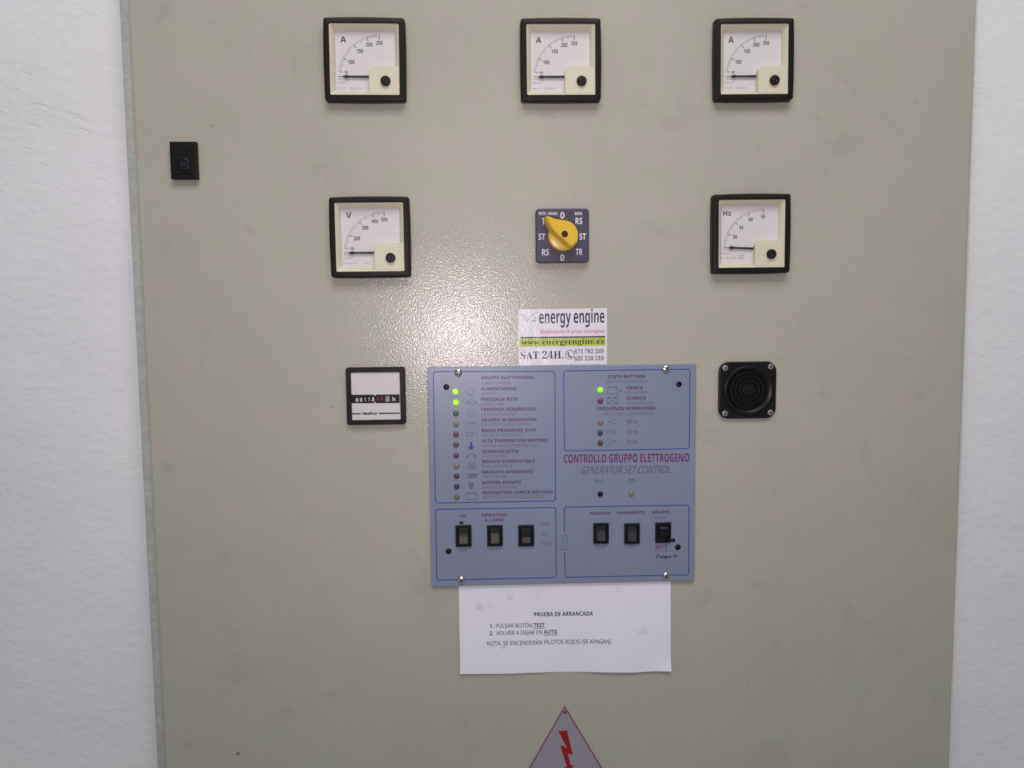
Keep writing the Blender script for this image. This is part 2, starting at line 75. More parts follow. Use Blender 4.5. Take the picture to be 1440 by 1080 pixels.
    'sans': ' 175:\n(202:126,-106 81,-43 51,28 33,104 27,184 33,265 51,342 81,415 126,480 181,480 140,413 110,340 93,264 87,185 93,108 110,32 140,-40 181,-106\n)202:21,-106 62,-40 91,32 109,108 115,185 109,264 91,340 61,413 20,480 76,480 120,415 151,342 169,265 175,184 169,104 151,28 120,-43 76,-106\n,180:28,-87 47,-3 61,78 124,78 129,71 104,-8 71,-87\n.180:89,-9 74,-7 60,1 51,15 48,36 51,57 60,71 74,79 89,81 106,79 119,71 129,57 132,36 129,15 119,1 106,-7\n/250:7,0 185,480 243,480 64,0\n0384:191,-7 153,-3 121,10 93,30 72,59 43,137 33,240 37,313 49,373 69,422 99,458 140,480 191,487 229,483 262,471 289,450 312,422 341,344 351,240 347,169 335,108 314,59 284,23 243,1|191,44 237,56 268,92 286,154 291,240 286,326 268,388 237,424 191,437 145,424 115,388 98,326 92,240 98,154 115,93 145,56\n1384:181,0 181,335 181,381 183,418 164,400 142,381 91,339 60,379 189,480 238,480 238,0\n2384:32,0 32,49 158,176 219,240 241,268 257,296 266,324 269,355 263,390 246,415 219,431 185,436 152,433 123,424 96,409 69,390 38,430 68,452 102,470 141,482 185,486 245,478 291,452 320,412 330,359 326,322 314,288 296,256 271,224 207,155 107,56 107,54 349,54 349,0\n3384:162,-7 126,-5 92,-1 60,7 30,19 30,75 62,61 95,51 130,45 163,43 218,49 256,68 277,98 284,138 275,176 249,202 206,217 150,222 103,222 103,273 150,273 202,279 240,298 263,326 271,363 265,394 247,417 219,432 183,437 147,434 117,425 62,396 33,437 62,455 96,471 137,483 183,486 248,478 294,453 322,415 331,367 324,324 304,290 273,267 232,253 232,250 282,237 318,214 339,179 346,136 341,97 326,62 302,33 266,11 220,-2\n4384:244,0 244,109 14,109 14,159 240,482 301,482 301,162 371,162 371,109 301,109 301,0|72,162 244,162 244,313 245,372 247,419 244,419 231,392 216,367\n5384:167,-7 131,-5 97,0 67,8 42,19 42,75 69,62 101,52 135,46 167,44 215,50 253,69 277,101 285,147 278,189 257,219 219,238 165,244 122,241 83,234 54,253 72,480 312,480 312,426 122,426 111,287 142,291 185,294 251,285 302,257 335,213 346,153 334,87 299,36 242,4\n6384:200,-7 157,-1 118,16 84,45 59,86 42,139 37,205 39,256 46,307 59,354 79,397 108,434 146,462 195,480 257,486 288,485 316,480 316,430 288,436 258,438 215,434 181,422 153,404 132,380 117,351 106,318 100,282 96,244 100,244 119,266 143,284 174,296 214,300 270,291 314,262 343,216 353,154 342,87 311,36 263,4|199,43 238,50 268,70 288,105 294,154 288,195 271,227 242,247 201,254 172,251 146,241 126,226 110,208 100,187 97,166 100,137 108,108 122,82 142,61 168,48\n7384:91,0 288,426 30,426 30,480 351,480 351,434 156,0\n8384:193,-7 125,2 75,27 43,68 33,122 36,153 47,179 63,202 83,221 107,237 132,251 100,273 73,299 54,332 48,372 53,406 67,434 89,456 118,473 153,483 191,486 249,479 295,457 325,421 335,371 332,344 323,321 308,301 289,283 244,254 298,222 319,203 336,181 347,155 351,124 340,70 308,29 258,2|194,277 226,293 253,312 271,337 277,369 271,399 253,421 226,434 191,439 157,434 130,421 112,399 106,369 109,347 118,328 132,312 150,299|192,40 235,46 267,63 286,90 293,124 286,156 265,182 233,203 192,222 181,226 142,206 114,183 96,155 91,122 97,90 116,63 147,46\n9384:129,-7 98,-5 69,0 69,50 96,44 128,42 171,46 205,57 233,75 254,99 269,128 280,161 286,197 289,235 285,235 267,214 243,196 211,183 171,179 115,189 72,217 43,263 34,324 38,371 53,411 76,443 106,467 143,481 187,486 230,480 269,463 302,434 328,393 344,340 349,275 347,223 340,173 327,125 307,82 279,46 240,17 191,-1|184,226 214,229 240,239 261,254 276,272 286,292 289,314 287,342 278,371 264,397 244,418 218,432 187,437 149,430 119,409 99,374 92,325 98,284 115,252 143,232\n:180:89,278 74,281 60,289 51,303 48,324 51,345 60,359 74,367 89,369 106,367 119,359 129,345 132,324 129,303 119,289 106,281|89,-9 74,-7 60,1 51,15 48,36 51,57 60,71 74,79 89,81 106,79 119,71 129,57 132,36 129,15 119,1 106,-7\nA429:0,0 187,482 242,482 428,0 366,0 308,148 118,148 61,0|138,202 290,202 236,347 230,367 221,396 214,419 203,378 193,347\nB437:65,0 65,480 202,480 281,473 338,453 373,417 384,361 378,322 361,290 332,268 293,255 293,251 322,244 348,234 369,218 386,197 397,170 400,136 389,79 356,36 303,9 234,0|126,275 214,275 266,280 299,295 316,320 322,354 315,388 294,411 258,424 205,428 126,428|126,51 222,51 276,57 311,76 330,105 336,141 329,175 310,202 274,219 218,225 126,225\nC425:261,-7 194,1 139,24 96,60 65,109 47,170 41,240 48,309 67,368 100,418 146,455 203,478 271,486 342,479 404,458 379,407 330,425 302,431 271,433 234,430 202,420 173,404 149,381 116,320 105,240 115,160 146,98 169,76 198,59 231,50 270,46 330,52 385,65 385,13 329,-2\nD490:65,0 65,480 213,480 281,473 338,453 385,419 420,374 442,315 449,244 445,187 433,138 412,96 383,61 347,35 304,15 255,4 199,0|126,52 191,52 276,64 337,99 373,159 385,242 383,287 374,326 359,358 338,383 281,417 204,428 126,428\nE373:65,0 65,480 333,480 333,426 126,426 126,277 321,277 321,224 126,224 126,53 333,53 333,0\nF349:65,0 65,480 333,480 333,426 126,426 126,257 320,257 320,203 126,203 126,0\nG489:271,-7 202,1 145,23 100,59 67,108 48,169 41,240 48,310 71,370 107,419 155,456 217,479 289,486 329,484 366,479 400,470 433,458 410,406 352,425 320,431 286,433 245,430 210,420 178,404 152,381 116,320 104,240 109,186 123,139 146,100 181,70 226,52 285,46 338,49 379,57 379,199 273,199 273,253 439,253 439,18 400,7 361,-1 318,-5\nH498:65,0 65,480 126,480 126,277 371,277 371,480 432,480 432,0 371,0 371,224 126,224 126,0\nI228:27,0 27,35 83,48 83,431 27,445 27,480 200,480 200,445 144,431 144,48 200,35 200,0\nJ183:-3,-128 -31,-125 -52,-119 -52,-68 -30,-73 -4,-75 12,-73 28,-68 42,-59 52,-44 59,-24 62,3 62,480 122,480 122,7 114,-53 88,-95 48,-119\nK416:65,0 65,480 126,480 126,243 167,289 208,334 338,480 408,480 218,271 416,0 345,0 175,229 126,186 126,0\nL352:65,0 65,480 126,480 126,54 335,54 335,0\nM609:65,0 65,480 154,480 302,87 305,87 455,480 544,480 544,0 484,0 484,295 486,364 489,420 486,420 326,0 277,0 119,420 116,420 120,364 121,291 121,0\nN510:65,0 65,480 135,480 391,83 394,83 392,115 390,162 389,209 389,480 445,480 445,0 375,0 118,398 116,398 119,340 121,268 121,0\nO525:263,-7 194,1 139,24 96,61 65,111 47,171 41,241 47,310 65,370 96,419 139,456 195,479 263,487 329,479 384,456 427,420 458,370 477,310 484,240 477,171 458,110 427,61 384,24 329,1|263,46 301,49 333,59 361,75 382,98 410,159 420,240 410,321 382,382 361,405 334,421 301,431 263,434 225,431 193,421 165,405 143,382 114,321 105,240 114,159 143,98 165,75 192,59 225,49\nP406:65,0 65,480 192,480 273,470 329,443 361,398 372,338 368,300 354,264 330,233 294,208 245,192 181,187 126,187 126,0|126,238 174,238 234,244 276,261 301,290 310,336 302,376 280,405 242,422 187,428 126,428\nQ525:372,-114 279,-6 270,-7 263,-7 194,1 139,24 96,61 65,111 47,171 41,241 47,310 65,370 96,419 139,456 195,479 263,487 329,479 384,456 427,420 458,370 477,310 484,240 475,159 448,91 405,38 344,5 459,-114|263,46 301,49 333,59 361,75 382,98 410,159 420,240 410,321 382,382 361,405 334,421 301,431 263,434 225,431 193,421 165,405 143,382 114,321 105,240 114,159 143,98 165,75 192,59 225,49\nR418:65,0 65,480 197,480 275,471 329,446 361,403 372,343 369,308 358,279 342,256 322,239 300,225 276,215 408,0 337,0 221,198 126,198 126,0|126,249 197,249 248,255 283,272 303,301 310,340 303,381 281,407 245,422 194,427 126,427\nS369:166,-7 127,-5 91,-1 60,7 34,16 34,74 94,54 131,48 169,46 216,51 249,66 270,91 277,123 274,145 267,163 253,178 232,192 164,222 110,246 72,276 48,314 40,364 45,400 60,429 83,454 114,471 151,483 193,486 231,484 266,479 297,470 326,459 307,408 253,426 223,431 192,433 153,428 124,414 107,392 101,363 104,341 111,323 125,308 144,294 206,267 245,251 278,233 303,214 322,191 333,163 337,128 326,72 291,29 236,2\nT373:156,0 156,426 7,426 7,480 366,480 366,426 217,426 217,0\nU491:243,-7 201,-4 164,5 133,21 107,42 72,98 60,171 60,480 121,480 121,169 129,117 152,78 191,54 246,46 303,54 341,80 363,120 370,169 370,480 430,480 430,169 425,122 410,80 384,44 348,16 301,-1\nV403:171,0 0,480 63,480 171,172 189,117 201,67 214,117 232,173 339,480 403,480 232,0\nW625:135,0 8,480 71,480 146,187 160,127 169,73 179,130 194,190 279,480 341,480 429,188 445,127 455,73 465,127 479,187 553,480 616,480 488,0 427,0 334,314 323,353 314,388 310,409 303,372 287,312 196,0\nX394:3,0 162,250 13,480 80,480 197,291 316,480 379,480 231,251 391,0 322,0 195,208 66,0\nY380:160,0 160,183 0,480 66,480 190,244 315,480 380,480 220,186 220,0\nZ384:26,0 26,46 278,426 34,426 34,480 351,480 351,434 99,54 358,54 358,0\nz316:26,0 26,39 220,314 38,314 38,360 285,360 285,316 94,46 289,46 289,0\n~384:34,193 34,245 70,272 114,281 153,277 203,259 243,245 273,241 292,244 313,253 333,265 350,281 350,229 313,202 269,193 231,197 181,214 141,229 110,232 91,230 71,221 51,208',
}


def _fonts():
    out = {}
    for name, block in GLYPHS.items():
        d = {}
        for line in block.split('\n'):
            c, rest = line[0], line[1:]
            adv, body = rest.split(':', 1)
            loops = [[tuple(int(k) for k in p.split(',')) for p in s.split()] for s in body.split('|') if s]
            d[c] = (int(adv), loops)
        out[name] = d
    return out


FONTS = _fonts()
for f_, w_ in (('bold', 104), ('sans', 62)):             # a plain upright I without bars
    FONTS[f_]['I'] = (w_ + 96, [[(48, 0), (48 + w_, 0), (48 + w_, 480), (48, 480)]])
CAP = {'serif': 455.0, 'bold': 480.0, 'sans': 480.0}


# ------------------------------------------------------------------ materials
def mat(name, base, rough=0.5, spec=0.5, metal=0.0, vary=0.06, vscale=60.0, bumps=(), emit=None, coat=0.0, coat_rough=0.2, smudges=(), base2=None, grime=0.0, speck=0.0, origin=(0, 0)):
    m = bpy.data.materials.new(name)
    m.use_nodes = True
    nt = m.node_tree
    N, L = nt.nodes, nt.links
    b = N['Principled BSDF']
    b.inputs['Roughness'].default_value = rough
    b.inputs['Specular IOR Level'].default_value = spec
    b.inputs['Metallic'].default_value = metal
    b.inputs['Coat Weight'].default_value = coat
    b.inputs['Coat Roughness'].default_value = coat_rough
    tc = N.new('ShaderNodeTexCoord')
    nz = N.new('ShaderNodeTexNoise')
    nz.inputs['Scale'].default_value = vscale
    nz.inputs['Detail'].default_value = 4
    L.new(tc.outputs['Object'], nz.inputs['Vector'])
    ramp = N.new('ShaderNodeMapRange')
    ramp.inputs[1].default_value, ramp.inputs[2].default_value = 0.3, 0.7
    ramp.inputs[3].default_value, ramp.inputs[4].default_value = 1 - vary, 1 + vary
    L.new(nz.outputs['Fac'], ramp.inputs[0])
    last = ramp.outputs[0]
    for sx, sz, r, dark in smudges:                      # single marks of a place and size of their own
        dist = N.new('ShaderNodeVectorMath')
        dist.operation = 'DISTANCE'
        dist.inputs[1].default_value = ((sx - origin[0]) * MM, 0, (sz - origin[1]) * MM)
        wob = N.new('ShaderNodeTexNoise')
        wob.inputs['Scale'].default_value = 0.9 / (r * MM)
        wob.inputs['Detail'].default_value = 3
        L.new(tc.outputs['Object'], wob.inputs['Vector'])
        cen = N.new('ShaderNodeVectorMath')
        cen.operation = 'SUBTRACT'
        cen.inputs[1].default_value = (0.5, 0.5, 0.5)
        L.new(wob.outputs['Color'], cen.inputs[0])
        mad = N.new('ShaderNodeVectorMath')
        mad.operation = 'MULTIPLY_ADD'
        mad.inputs[1].default_value = (3.6 * r * MM, 0, 2.6 * r * MM)
        L.new(cen.outputs[0], mad.inputs[0])
        L.new(tc.outputs['Object'], mad.inputs[2])
        L.new(mad.outputs[0], dist.inputs[0])
        mr = N.new('ShaderNodeMapRange')
        mr.interpolation_type = 'SMOOTHSTEP'
        mr.inputs[1].default_value, mr.inputs[2].default_value = r * 0.15 * MM, r * 1.1 * MM
        mr.inputs[3].default_value, mr.inputs[4].default_value = 1 - dark, 1.0
        L.new(dist.outputs['Value'], mr.inputs[0])
        mu = N.new('ShaderNodeMath')
        mu.operation = 'MULTIPLY'
        L.new(last, mu.inputs[0])
        L.new(mr.outputs[0], mu.inputs[1])
        last = mu.outputs[0]
    if speck:                                            # fine grain of the paint itself
        n4 = N.new('ShaderNodeTexNoise')
        n4.inputs['Scale'].default_value = 420
        n4.inputs['Detail'].default_value = 3
        L.new(tc.outputs['Object'], n4.inputs['Vector'])
        r4 = N.new('ShaderNodeMapRange')
        r4.inputs[1].default_value, r4.inputs[2].default_value = 0.3, 0.7
        r4.inputs[3].default_value, r4.inputs[4].default_value = 1 - speck, 1 + speck
        L.new(n4.outputs['Fac'], r4.inputs[0])
        mu = N.new('ShaderNodeMath')
        mu.operation = 'MULTIPLY'
        L.new(last, mu.inputs[0])
        L.new(r4.outputs[0], mu.inputs[1])
        last = mu.outputs[0]
    sc = N.new('ShaderNodeVectorMath')
    sc.operation = 'SCALE'
    sc.inputs[0].default_value = base
    L.new(last, sc.inputs['Scale'])
    L.new(sc.outputs[0], b.inputs['Base Color'])
    if base2:                                            # faint mottling between two tints
        n2 = N.new('ShaderNodeTexNoise')
        n2.inputs['Scale'].default_value = 34
        n2.inputs['Detail'].default_value = 5
        n2.inputs['Roughness'].default_value = 0.6
        L.new(tc.outputs['Object'], n2.inputs['Vector'])
        r2 = N.new('ShaderNodeMapRange')
        r2.inputs[1].default_value, r2.inputs[2].default_value = 0.40, 0.60
        L.new(n2.outputs['Fac'], r2.inputs[0])
        mx = N.new('ShaderNodeMix')
        mx.data_type = 'RGBA'
        mx.inputs['A'].default_value = (*base, 1)
        mx.inputs['B'].default_value = (*base2, 1)
        L.new(r2.outputs[0], mx.inputs['Factor'])
        L.new(mx.outputs['Result'], sc.inputs[0])
    if grime:                                            # scattered finger marks and scuffs
        n3 = N.new('ShaderNodeTexNoise')
        n3.inputs['Scale'].default_value = 21
        n3.inputs['Detail'].default_value = 6
        n3.inputs['Distortion'].default_value = 0.8
        L.new(tc.outputs['Object'], n3.inputs['Vector'])
        r3 = N.new('ShaderNodeMapRange')
        r3.inputs[1].default_value, r3.inputs[2].default_value = 0.60, 0.72
        r3.inputs[3].default_value, r3.inputs[4].default_value = 1.0, 1.0 - grime
        L.new(n3.outputs['Fac'], r3.inputs[0])
        mu = N.new('ShaderNodeMath')
        mu.operation = 'MULTIPLY'
        L.new(last, mu.inputs[0])
        L.new(r3.outputs[0], mu.inputs[1])
        L.new(mu.outputs[0], sc.inputs['Scale'])
    normal = None
    for scale, dist_mm, stretch in bumps:
        mp = N.new('ShaderNodeMapping')
        mp.inputs['Scale'].default_value = stretch
        L.new(tc.outputs['Object'], mp.inputs['Vector'])
        bn = N.new('ShaderNodeTexNoise')
        bn.inputs['Scale'].default_value = scale
        bn.inputs['Detail'].default_value = 1.2
        L.new(mp.outputs[0], bn.inputs['Vector'])
        bp = N.new('ShaderNodeBump')
        bp.inputs['Strength'].default_value = 1.0
        bp.inputs['Distance'].default_value = dist_mm * MM
        L.new(bn.outputs['Fac'], bp.inputs['Height'])
        if normal is not None:
            L.new(normal, bp.inputs['Normal'])
        normal = bp.outputs[0]
    if normal is not None:
        L.new(normal, b.inputs['Normal'])
        if coat:
            L.new(normal, b.inputs['Coat Normal'])
    if emit:
        b.inputs['Emission Color'].default_value = (*emit[0], 1)
        b.inputs['Emission Strength'].default_value = emit[1]
    return m


ISO = (1, 1, 1)
PEEL = (620.0, 0.18, ISO)          # the orange-peel skin of sprayed enamel
M = {}


def wall_material():
    m = mat('white_plaster', (0.85, 0.84, 0.86), 0.75, 0.25, vary=0.03, vscale=9.0,
            bumps=((110, 0.58, (0.9, 1, 1.15)), (24, 1.1, ISO), (320, 0.20, (0.75, 1, 1.2))))
    nt = m.node_tree
    N, L = nt.nodes, nt.links
    b = N['Principled BSDF']
    tc = N.new('ShaderNodeTexCoord')

    def scores(angle, sx, sz, lo, hi, patch, plo, phi):
        """thin broken trowel scores running at an angle, only in patches"""
        rot = N.new('ShaderNodeMapping')
        rot.inputs['Rotation'].default_value = (0, math.radians(angle), 0)
        L.new(tc.outputs['Object'], rot.inputs['Vector'])
        mp = N.new('ShaderNodeMapping')
        mp.inputs['Scale'].default_value = (sx, 1, sz)
        L.new(rot.outputs[0], mp.inputs['Vector'])
        nz = N.new('ShaderNodeTexNoise')
        nz.inputs['Scale'].default_value = 1.0
        nz.inputs['Detail'].default_value = 2.0
        nz.inputs['Distortion'].default_value = 0.4
        L.new(mp.outputs[0], nz.inputs['Vector'])
        r1 = N.new('ShaderNodeMapRange')
        r1.inputs[1].default_value, r1.inputs[2].default_value = lo, hi
        L.new(nz.outputs['Fac'], r1.inputs[0])
        n2 = N.new('ShaderNodeTexNoise')
        n2.inputs['Scale'].default_value = patch
        L.new(tc.outputs['Object'], n2.inputs['Vector'])
        r2 = N.new('ShaderNodeMapRange')
        r2.inputs[1].default_value, r2.inputs[2].default_value = plo, phi
        L.new(n2.outputs['Fac'], r2.inputs[0])
        mu = N.new('ShaderNodeMath')
        mu.operation = 'MULTIPLY'
        L.new(r1.outputs[0], mu.inputs[0])
        L.new(r2.outputs[0], mu.inputs[1])
        return mu.outputs[0]

    a = scores(-22, 26, 290, 0.62, 0.74, 7, 0.44, 0.58)
    far = N.new('ShaderNodeVectorMath')
    far.operation = 'DISTANCE'
    far.inputs[1].default_value = (-0.37, 0.026, 0.30)
    L.new(tc.outputs['Object'], far.inputs[0])
    gate = N.new('ShaderNodeMapRange')
    gate.inputs[1].default_value, gate.inputs[2].default_value = 0.05, 0.20
    gate.inputs[3].default_value, gate.inputs[4].default_value = 1.7, 0.12
    L.new(far.outputs['Value'], gate.inputs[0])
    ga = N.new('ShaderNodeMath')
    ga.operation = 'MULTIPLY'
    L.new(a, ga.inputs[0])
    L.new(gate.outputs[0], ga.inputs[1])
    a = ga.outputs[0]
    c = scores(-5, 70, 260, 0.70, 0.86, 9, 0.50, 0.64)
    d = scores(0, 190, 230, 0.74, 0.82, 22, 0.52, 0.60)      # pits
    mx1 = N.new('ShaderNodeMath')
    mx1.operation = 'MAXIMUM'
    L.new(a, mx1.inputs[0])
    L.new(c, mx1.inputs[1])
    mx2 = N.new('ShaderNodeMath')
    mx2.operation = 'MAXIMUM'
    L.new(mx1.outputs[0], mx2.inputs[0])
    L.new(d, mx2.inputs[1])
    col = b.inputs['Base Color'].links[0].from_socket
    mx = N.new('ShaderNodeMix')
    mx.data_type = 'RGBA'
    mx.inputs['B'].default_value = (0.33, 0.33, 0.34, 1)
    k = N.new('ShaderNodeMath')
    k.operation = 'MULTIPLY'
    k.inputs[1].default_value = 0.13
    L.new(mx2.outputs[0], k.inputs[0])
    L.new(k.outputs[0], mx.inputs['Factor'])
    L.new(col, mx.inputs['A'])
    L.new(mx.outputs['Result'], b.inputs['Base Color'])
    bp = N.new('ShaderNodeBump')
    bp.invert = True
    bp.inputs['Distance'].default_value = 0.55 * MM
    L.new(mx2.outputs[0], bp.inputs['Height'])
    L.new(b.inputs['Normal'].links[0].from_socket, bp.inputs['Normal'])
    L.new(bp.outputs[0], b.inputs['Normal'])
    return m


# ------------------------------------------------------------------ geometry helpers
def at(px, py, h=0.0):
    """The point of the door (or of a plane h mm in front of it) that stands at this place of the 1440 x 1080 photograph, in mm."""
    d = ROT @ Vector(((px - 720) / FOCAL, -(py - 540) / FOCAL, -1))
    t = -(DIST - h) / d.z
    return Vector((d.x * t, d.y * t))


def zoomed(ox, oy, s):
    return lambda x, y: (ox + x / s, oy + y / s)


def contains(loop, p):
    hit = False
    for (x0, y0), (x1, y1) in zip(loop, loop[1:] + loop[:1]):
        if (y0 > p[1]) != (y1 > p[1]) and p[0] < (x1 - x0) * (p[1] - y0) / (y1 - y0) + x0:
            hit = not hit
    return hit


class MB:
    """Collects faces in mm as (x, h, z)."""
    def __init__(self):
        self.v, self.f, self.mi = [], [], []
        self.m = 0

    def add(self, pts, faces):
        n = len(self.v)
        self.v += [tuple(p) for p in pts]
        for f in faces:
            self.f.append([n + i for i in f])
            self.mi.append(self.m)
        return self

    def loft(self, loops, cap0=True, cap1=True, closed=True):
        n = len(loops[0])
        pts = [p for lp in loops for p in lp]
        fs = []
        for k in range(len(loops) - 1):
            for i in range(n if closed else n - 1):
                j = (i + 1) % n
                fs.append((k * n + i, k * n + j, (k + 1) * n + j, (k + 1) * n + i))
        if cap0:
            fs.append(tuple(reversed(range(n))))
        if cap1:
            o = (len(loops) - 1) * n
            fs.append(tuple(o + i for i in range(n)))
        return self.add(pts, fs)

    def slab(self, w, t, r, h0, h1, bev=0.5, cx=0.0, cz=0.0, n=5):
        L = [lp(rr(w, t, r, n, cx, cz), h0), lp(rr(w, t, r, n, cx, cz), h1 - bev)]
        if bev > 0:
            q = bev * 0.3
            L.append(lp(rr(w - 2 * q, t - 2 * q, max(r - q, 0.05), n, cx, cz), h1 - q))
            L.append(lp(rr(w - 2 * bev, t - 2 * bev, max(r - bev, 0.05), n, cx, cz), h1))
        return self.loft(L)

    def lathe(self, prof, cx=0.0, cz=0.0, n=36, cap1=True):
        L = []
        for r, h in prof:
            L.append([(cx + r * math.cos(2 * math.pi * i / n), h, cz + r * math.sin(2 * math.pi * i / n)) for i in range(n)])
        return self.loft(L, True, cap1)

    def flat(self, poly, h):
        """A flat filled outline; poly is one loop or several (holes)."""
        loops = poly if isinstance(poly[0][0], (tuple, list)) else [poly]
        if len(loops) > 1:
            inside = [[j for j, o in enumerate(loops) if j != i and contains(o, lo[0])] for i, lo in enumerate(loops)]
            outers = [i for i in range(len(loops)) if len(inside[i]) % 2 == 0]
            if len(outers) > 1:
                for i in outers:
                    self.flat([loops[i]] + [loops[j] for j in range(len(loops)) if j not in outers and i in inside[j]], h)
                return self
        tri = tessellate_polygon([[Vector((p[0], p[1], 0)) for p in lo] for lo in loops])
        pts = [(p[0], h, p[1]) for lo in loops for p in lo]
        out = []
        for t in tri:
            a, b, c = (pts[i] for i in t)
            cr = (b[0] - a[0]) * (c[2] - a[2]) - (b[2] - a[2]) * (c[0] - a[0])
            out.append(tuple(t) if cr > 0 else tuple(reversed(t)))
        return self.add(pts, out)

    def line(self, pts, w, h, closed=False):
        """A flat stroke of width w along pts with mitred corners."""
        P = [Vector((p[0], p[1])) for p in pts]
        n = len(P)
        L, R = [], []
        for i in range(n):
            a = P[i - 1] if (i > 0 or closed) else P[i]
            b = P[(i + 1) % n] if (i < n - 1 or closed) else P[i]
            d1 = (P[i] - a) if (P[i] - a).length > 1e-6 else (b - P[i])
            d2 = (b - P[i]) if (b - P[i]).length > 1e-6 else d1
            d1, d2 = d1.normalized(), d2.normalized()
            nrm = Vector((-d1.y - d2.y, d1.x + d2.x))
            nrm = nrm.normalized() if nrm.length > 1e-6 else Vector((-d1.y, d1.x))
            k = max(0.4, nrm.dot(Vector((-d1.y, d1.x))))
            L.append(P[i] + nrm * (w / 2 / k))
            R.append(P[i] - nrm * (w / 2 / k))
        for i in range(n if closed else n - 1):
            j = (i + 1) % n
            self.add([(R[i].x, h, R[i].y), (R[j].x, h, R[j].y), (L[j].x, h, L[j].y), (L[i].x, h, L[i].y)], [(0, 1, 2, 3)])
        return self

    def dot(self, x, z, r, h, n=20, rx=None):
        rx = rx or r
        return self.flat([(x + rx * math.cos(2 * math.pi * i / n), z + r * math.sin(2 * math.pi * i / n)) for i in range(n)], h)

    def ring(self, x, z, r, w, h, n=28, a0=0.0, a1=360.0, rx=None):
        rx = rx or r
        full = abs(a1 - a0) >= 360
        k = n if full else n + 1
        pts = [(x + rx * math.cos(math.radians(a0 + (a1 - a0) * i / n)), z + r * math.sin(math.radians(a0 + (a1 - a0) * i / n))) for i in range(k)]
        return self.line(pts, w, h, closed=full)

    def text(self, s, font, A, B, cap, h, shear=0.0, fit='width'):
        """Lettering along the baseline A-B (mm), stretched to fill it, capitals cap mm high."""
        A, B = Vector(A), Vector(B)
        D = FONTS[font]
        acute = {'Á': 'A', 'Ó': 'O', 'É': 'E', 'ó': 'o', 'é': 'e'}
        x = 0.0
        shapes, lo, hi = [], 1e9, -1e9
        for c in s:
            base = acute.get(c, c)
            if base not in D:
                base = base.upper() if base.upper() in D else ' '
            adv, loops = D[base]
            ls = [[(px + x, pz) for px, pz in l] for l in loops]
            if c in acute and loops:
                top = max(p[1] for l in loops for p in l)
                mid = sum((min(p[0] for l in loops for p in l), max(p[0] for l in loops for p in l))) / 2 + x
                ls.append([(mid - 40, top + 35), (mid + 5, top + 35), (mid + 75, top + 130), (mid - 5, top + 130)])
            for l in ls:
                for p in l:
                    lo, hi = min(lo, p[0]), max(hi, p[0])
            if ls:
                shapes.append(ls)
            x += adv
        u = (B - A)
        wid = u.length
        u = u.normalized()
        v = Vector((-u.y, u.x))
        sz = cap / CAP[font]
        sx = wid / (hi - lo)
        for ls in shapes:
            out = []
            for l in ls:
                q = []
                for px, pz in l:
                    P = A + u * ((px - lo) * sx + shear * pz * sz) + v * (pz * sz)
                    q.append((P.x, P.y))
                out.append(q)
            self.flat(out, h)
        return self


def lp(pts2, h):
    return [(p[0], h, p[1]) for p in pts2]


def rr(w, t, r, n=5, cx=0.0, cz=0.0, bulge=0.0, k=4):
    """Rounded rectangle, counter-clockwise, with k extra points on every side (for a bulge)."""
    r = min(r, w / 2 - 0.01, t / 2 - 0.01)
    c = []
    for qx, qz, a in ((1, -1, -90), (1, 1, 0), (-1, 1, 90), (-1, -1, 180)):
        for i in range(n + 1):
            an = math.radians(a + 90 * i / n)
            c.append((qx * (w / 2 - r) + r * math.cos(an), qz * (t / 2 - r) + r * math.sin(an)))
    out = []
    m = len(c)
    for i in range(m):
        out.append(c[i])
        if i % (n + 1) == n:
            a, b = c[i], c[(i + 1) % m]
            for j in range(1, k + 1):
                f = j / (k + 1)
                out.append((a[0] + (b[0] - a[0]) * f, a[1] + (b[1] - a[1]) * f))
    if bulge:
        o2 = []
        for x, z in out:
            bx = bulge * max(0, 1 - (2 * z / t) ** 2) * (1 if x > 0 else -1) * (abs(2 * x / w) ** 6)
            bz = bulge * max(0, 1 - (2 * x / w) ** 2) * (1 if z > 0 else -1) * (abs(2 * z / t) ** 6)
            o2.append((x + bx, z + bz))
        out = o2
    return [(x + cx, z + cz) for x, z in out]


def build(name, mb, material, parent=None, smooth=28):
    """Links what mb holds as ONE mesh object; coordinates are relative to the thing's base."""
    off = Vector((0, 0, 0))
    top = parent
    while top is not None:
        off += top.location
        top = top.parent
    me = bpy.data.meshes.new(name)
    me.from_pydata([(x * MM - off.x, -h * MM - off.y, z * MM - off.z) for x, h, z in mb.v], [], mb.f)
    mats = material if isinstance(material, (list, tuple)) else [material]
    for m_ in mats:
        me.materials.append(m_)
    me.polygons.foreach_set('material_index', mb.mi)
    bm = bmesh.new()
    bm.from_mesh(me)
    bmesh.ops.remove_doubles(bm, verts=bm.verts, dist=1e-7)
    bm.to_mesh(me)
    bm.free()
    if smooth:
        me.shade_smooth()
        me.set_sharp_from_angle(angle=math.radians(smooth))
        for p in me.polygons:                            # wide end faces stay flat
            if len(p.vertices) > 4:
                p.use_smooth = False
    o = bpy.data.objects.new(name, me)
    COL.objects.link(o)
    o.parent = parent
    return o


def thing(name, label, category, x=0.0, z=0.0, group=None, h=0.0):
    o = bpy.data.objects.new(name, None)
    o.empty_display_size = 0.01
    COL.objects.link(o)
    o.location = (x * MM, -h * MM, z * MM)
    o['label'], o['category'] = label, category
    if group:
        o['group'] = group
    return o


def copy_tree(o, parent=None):
    c = o.copy()
    COL.objects.link(c)
    c.parent = parent
    for ch in list(o.children):
        copy_tree(ch, c)
    return c


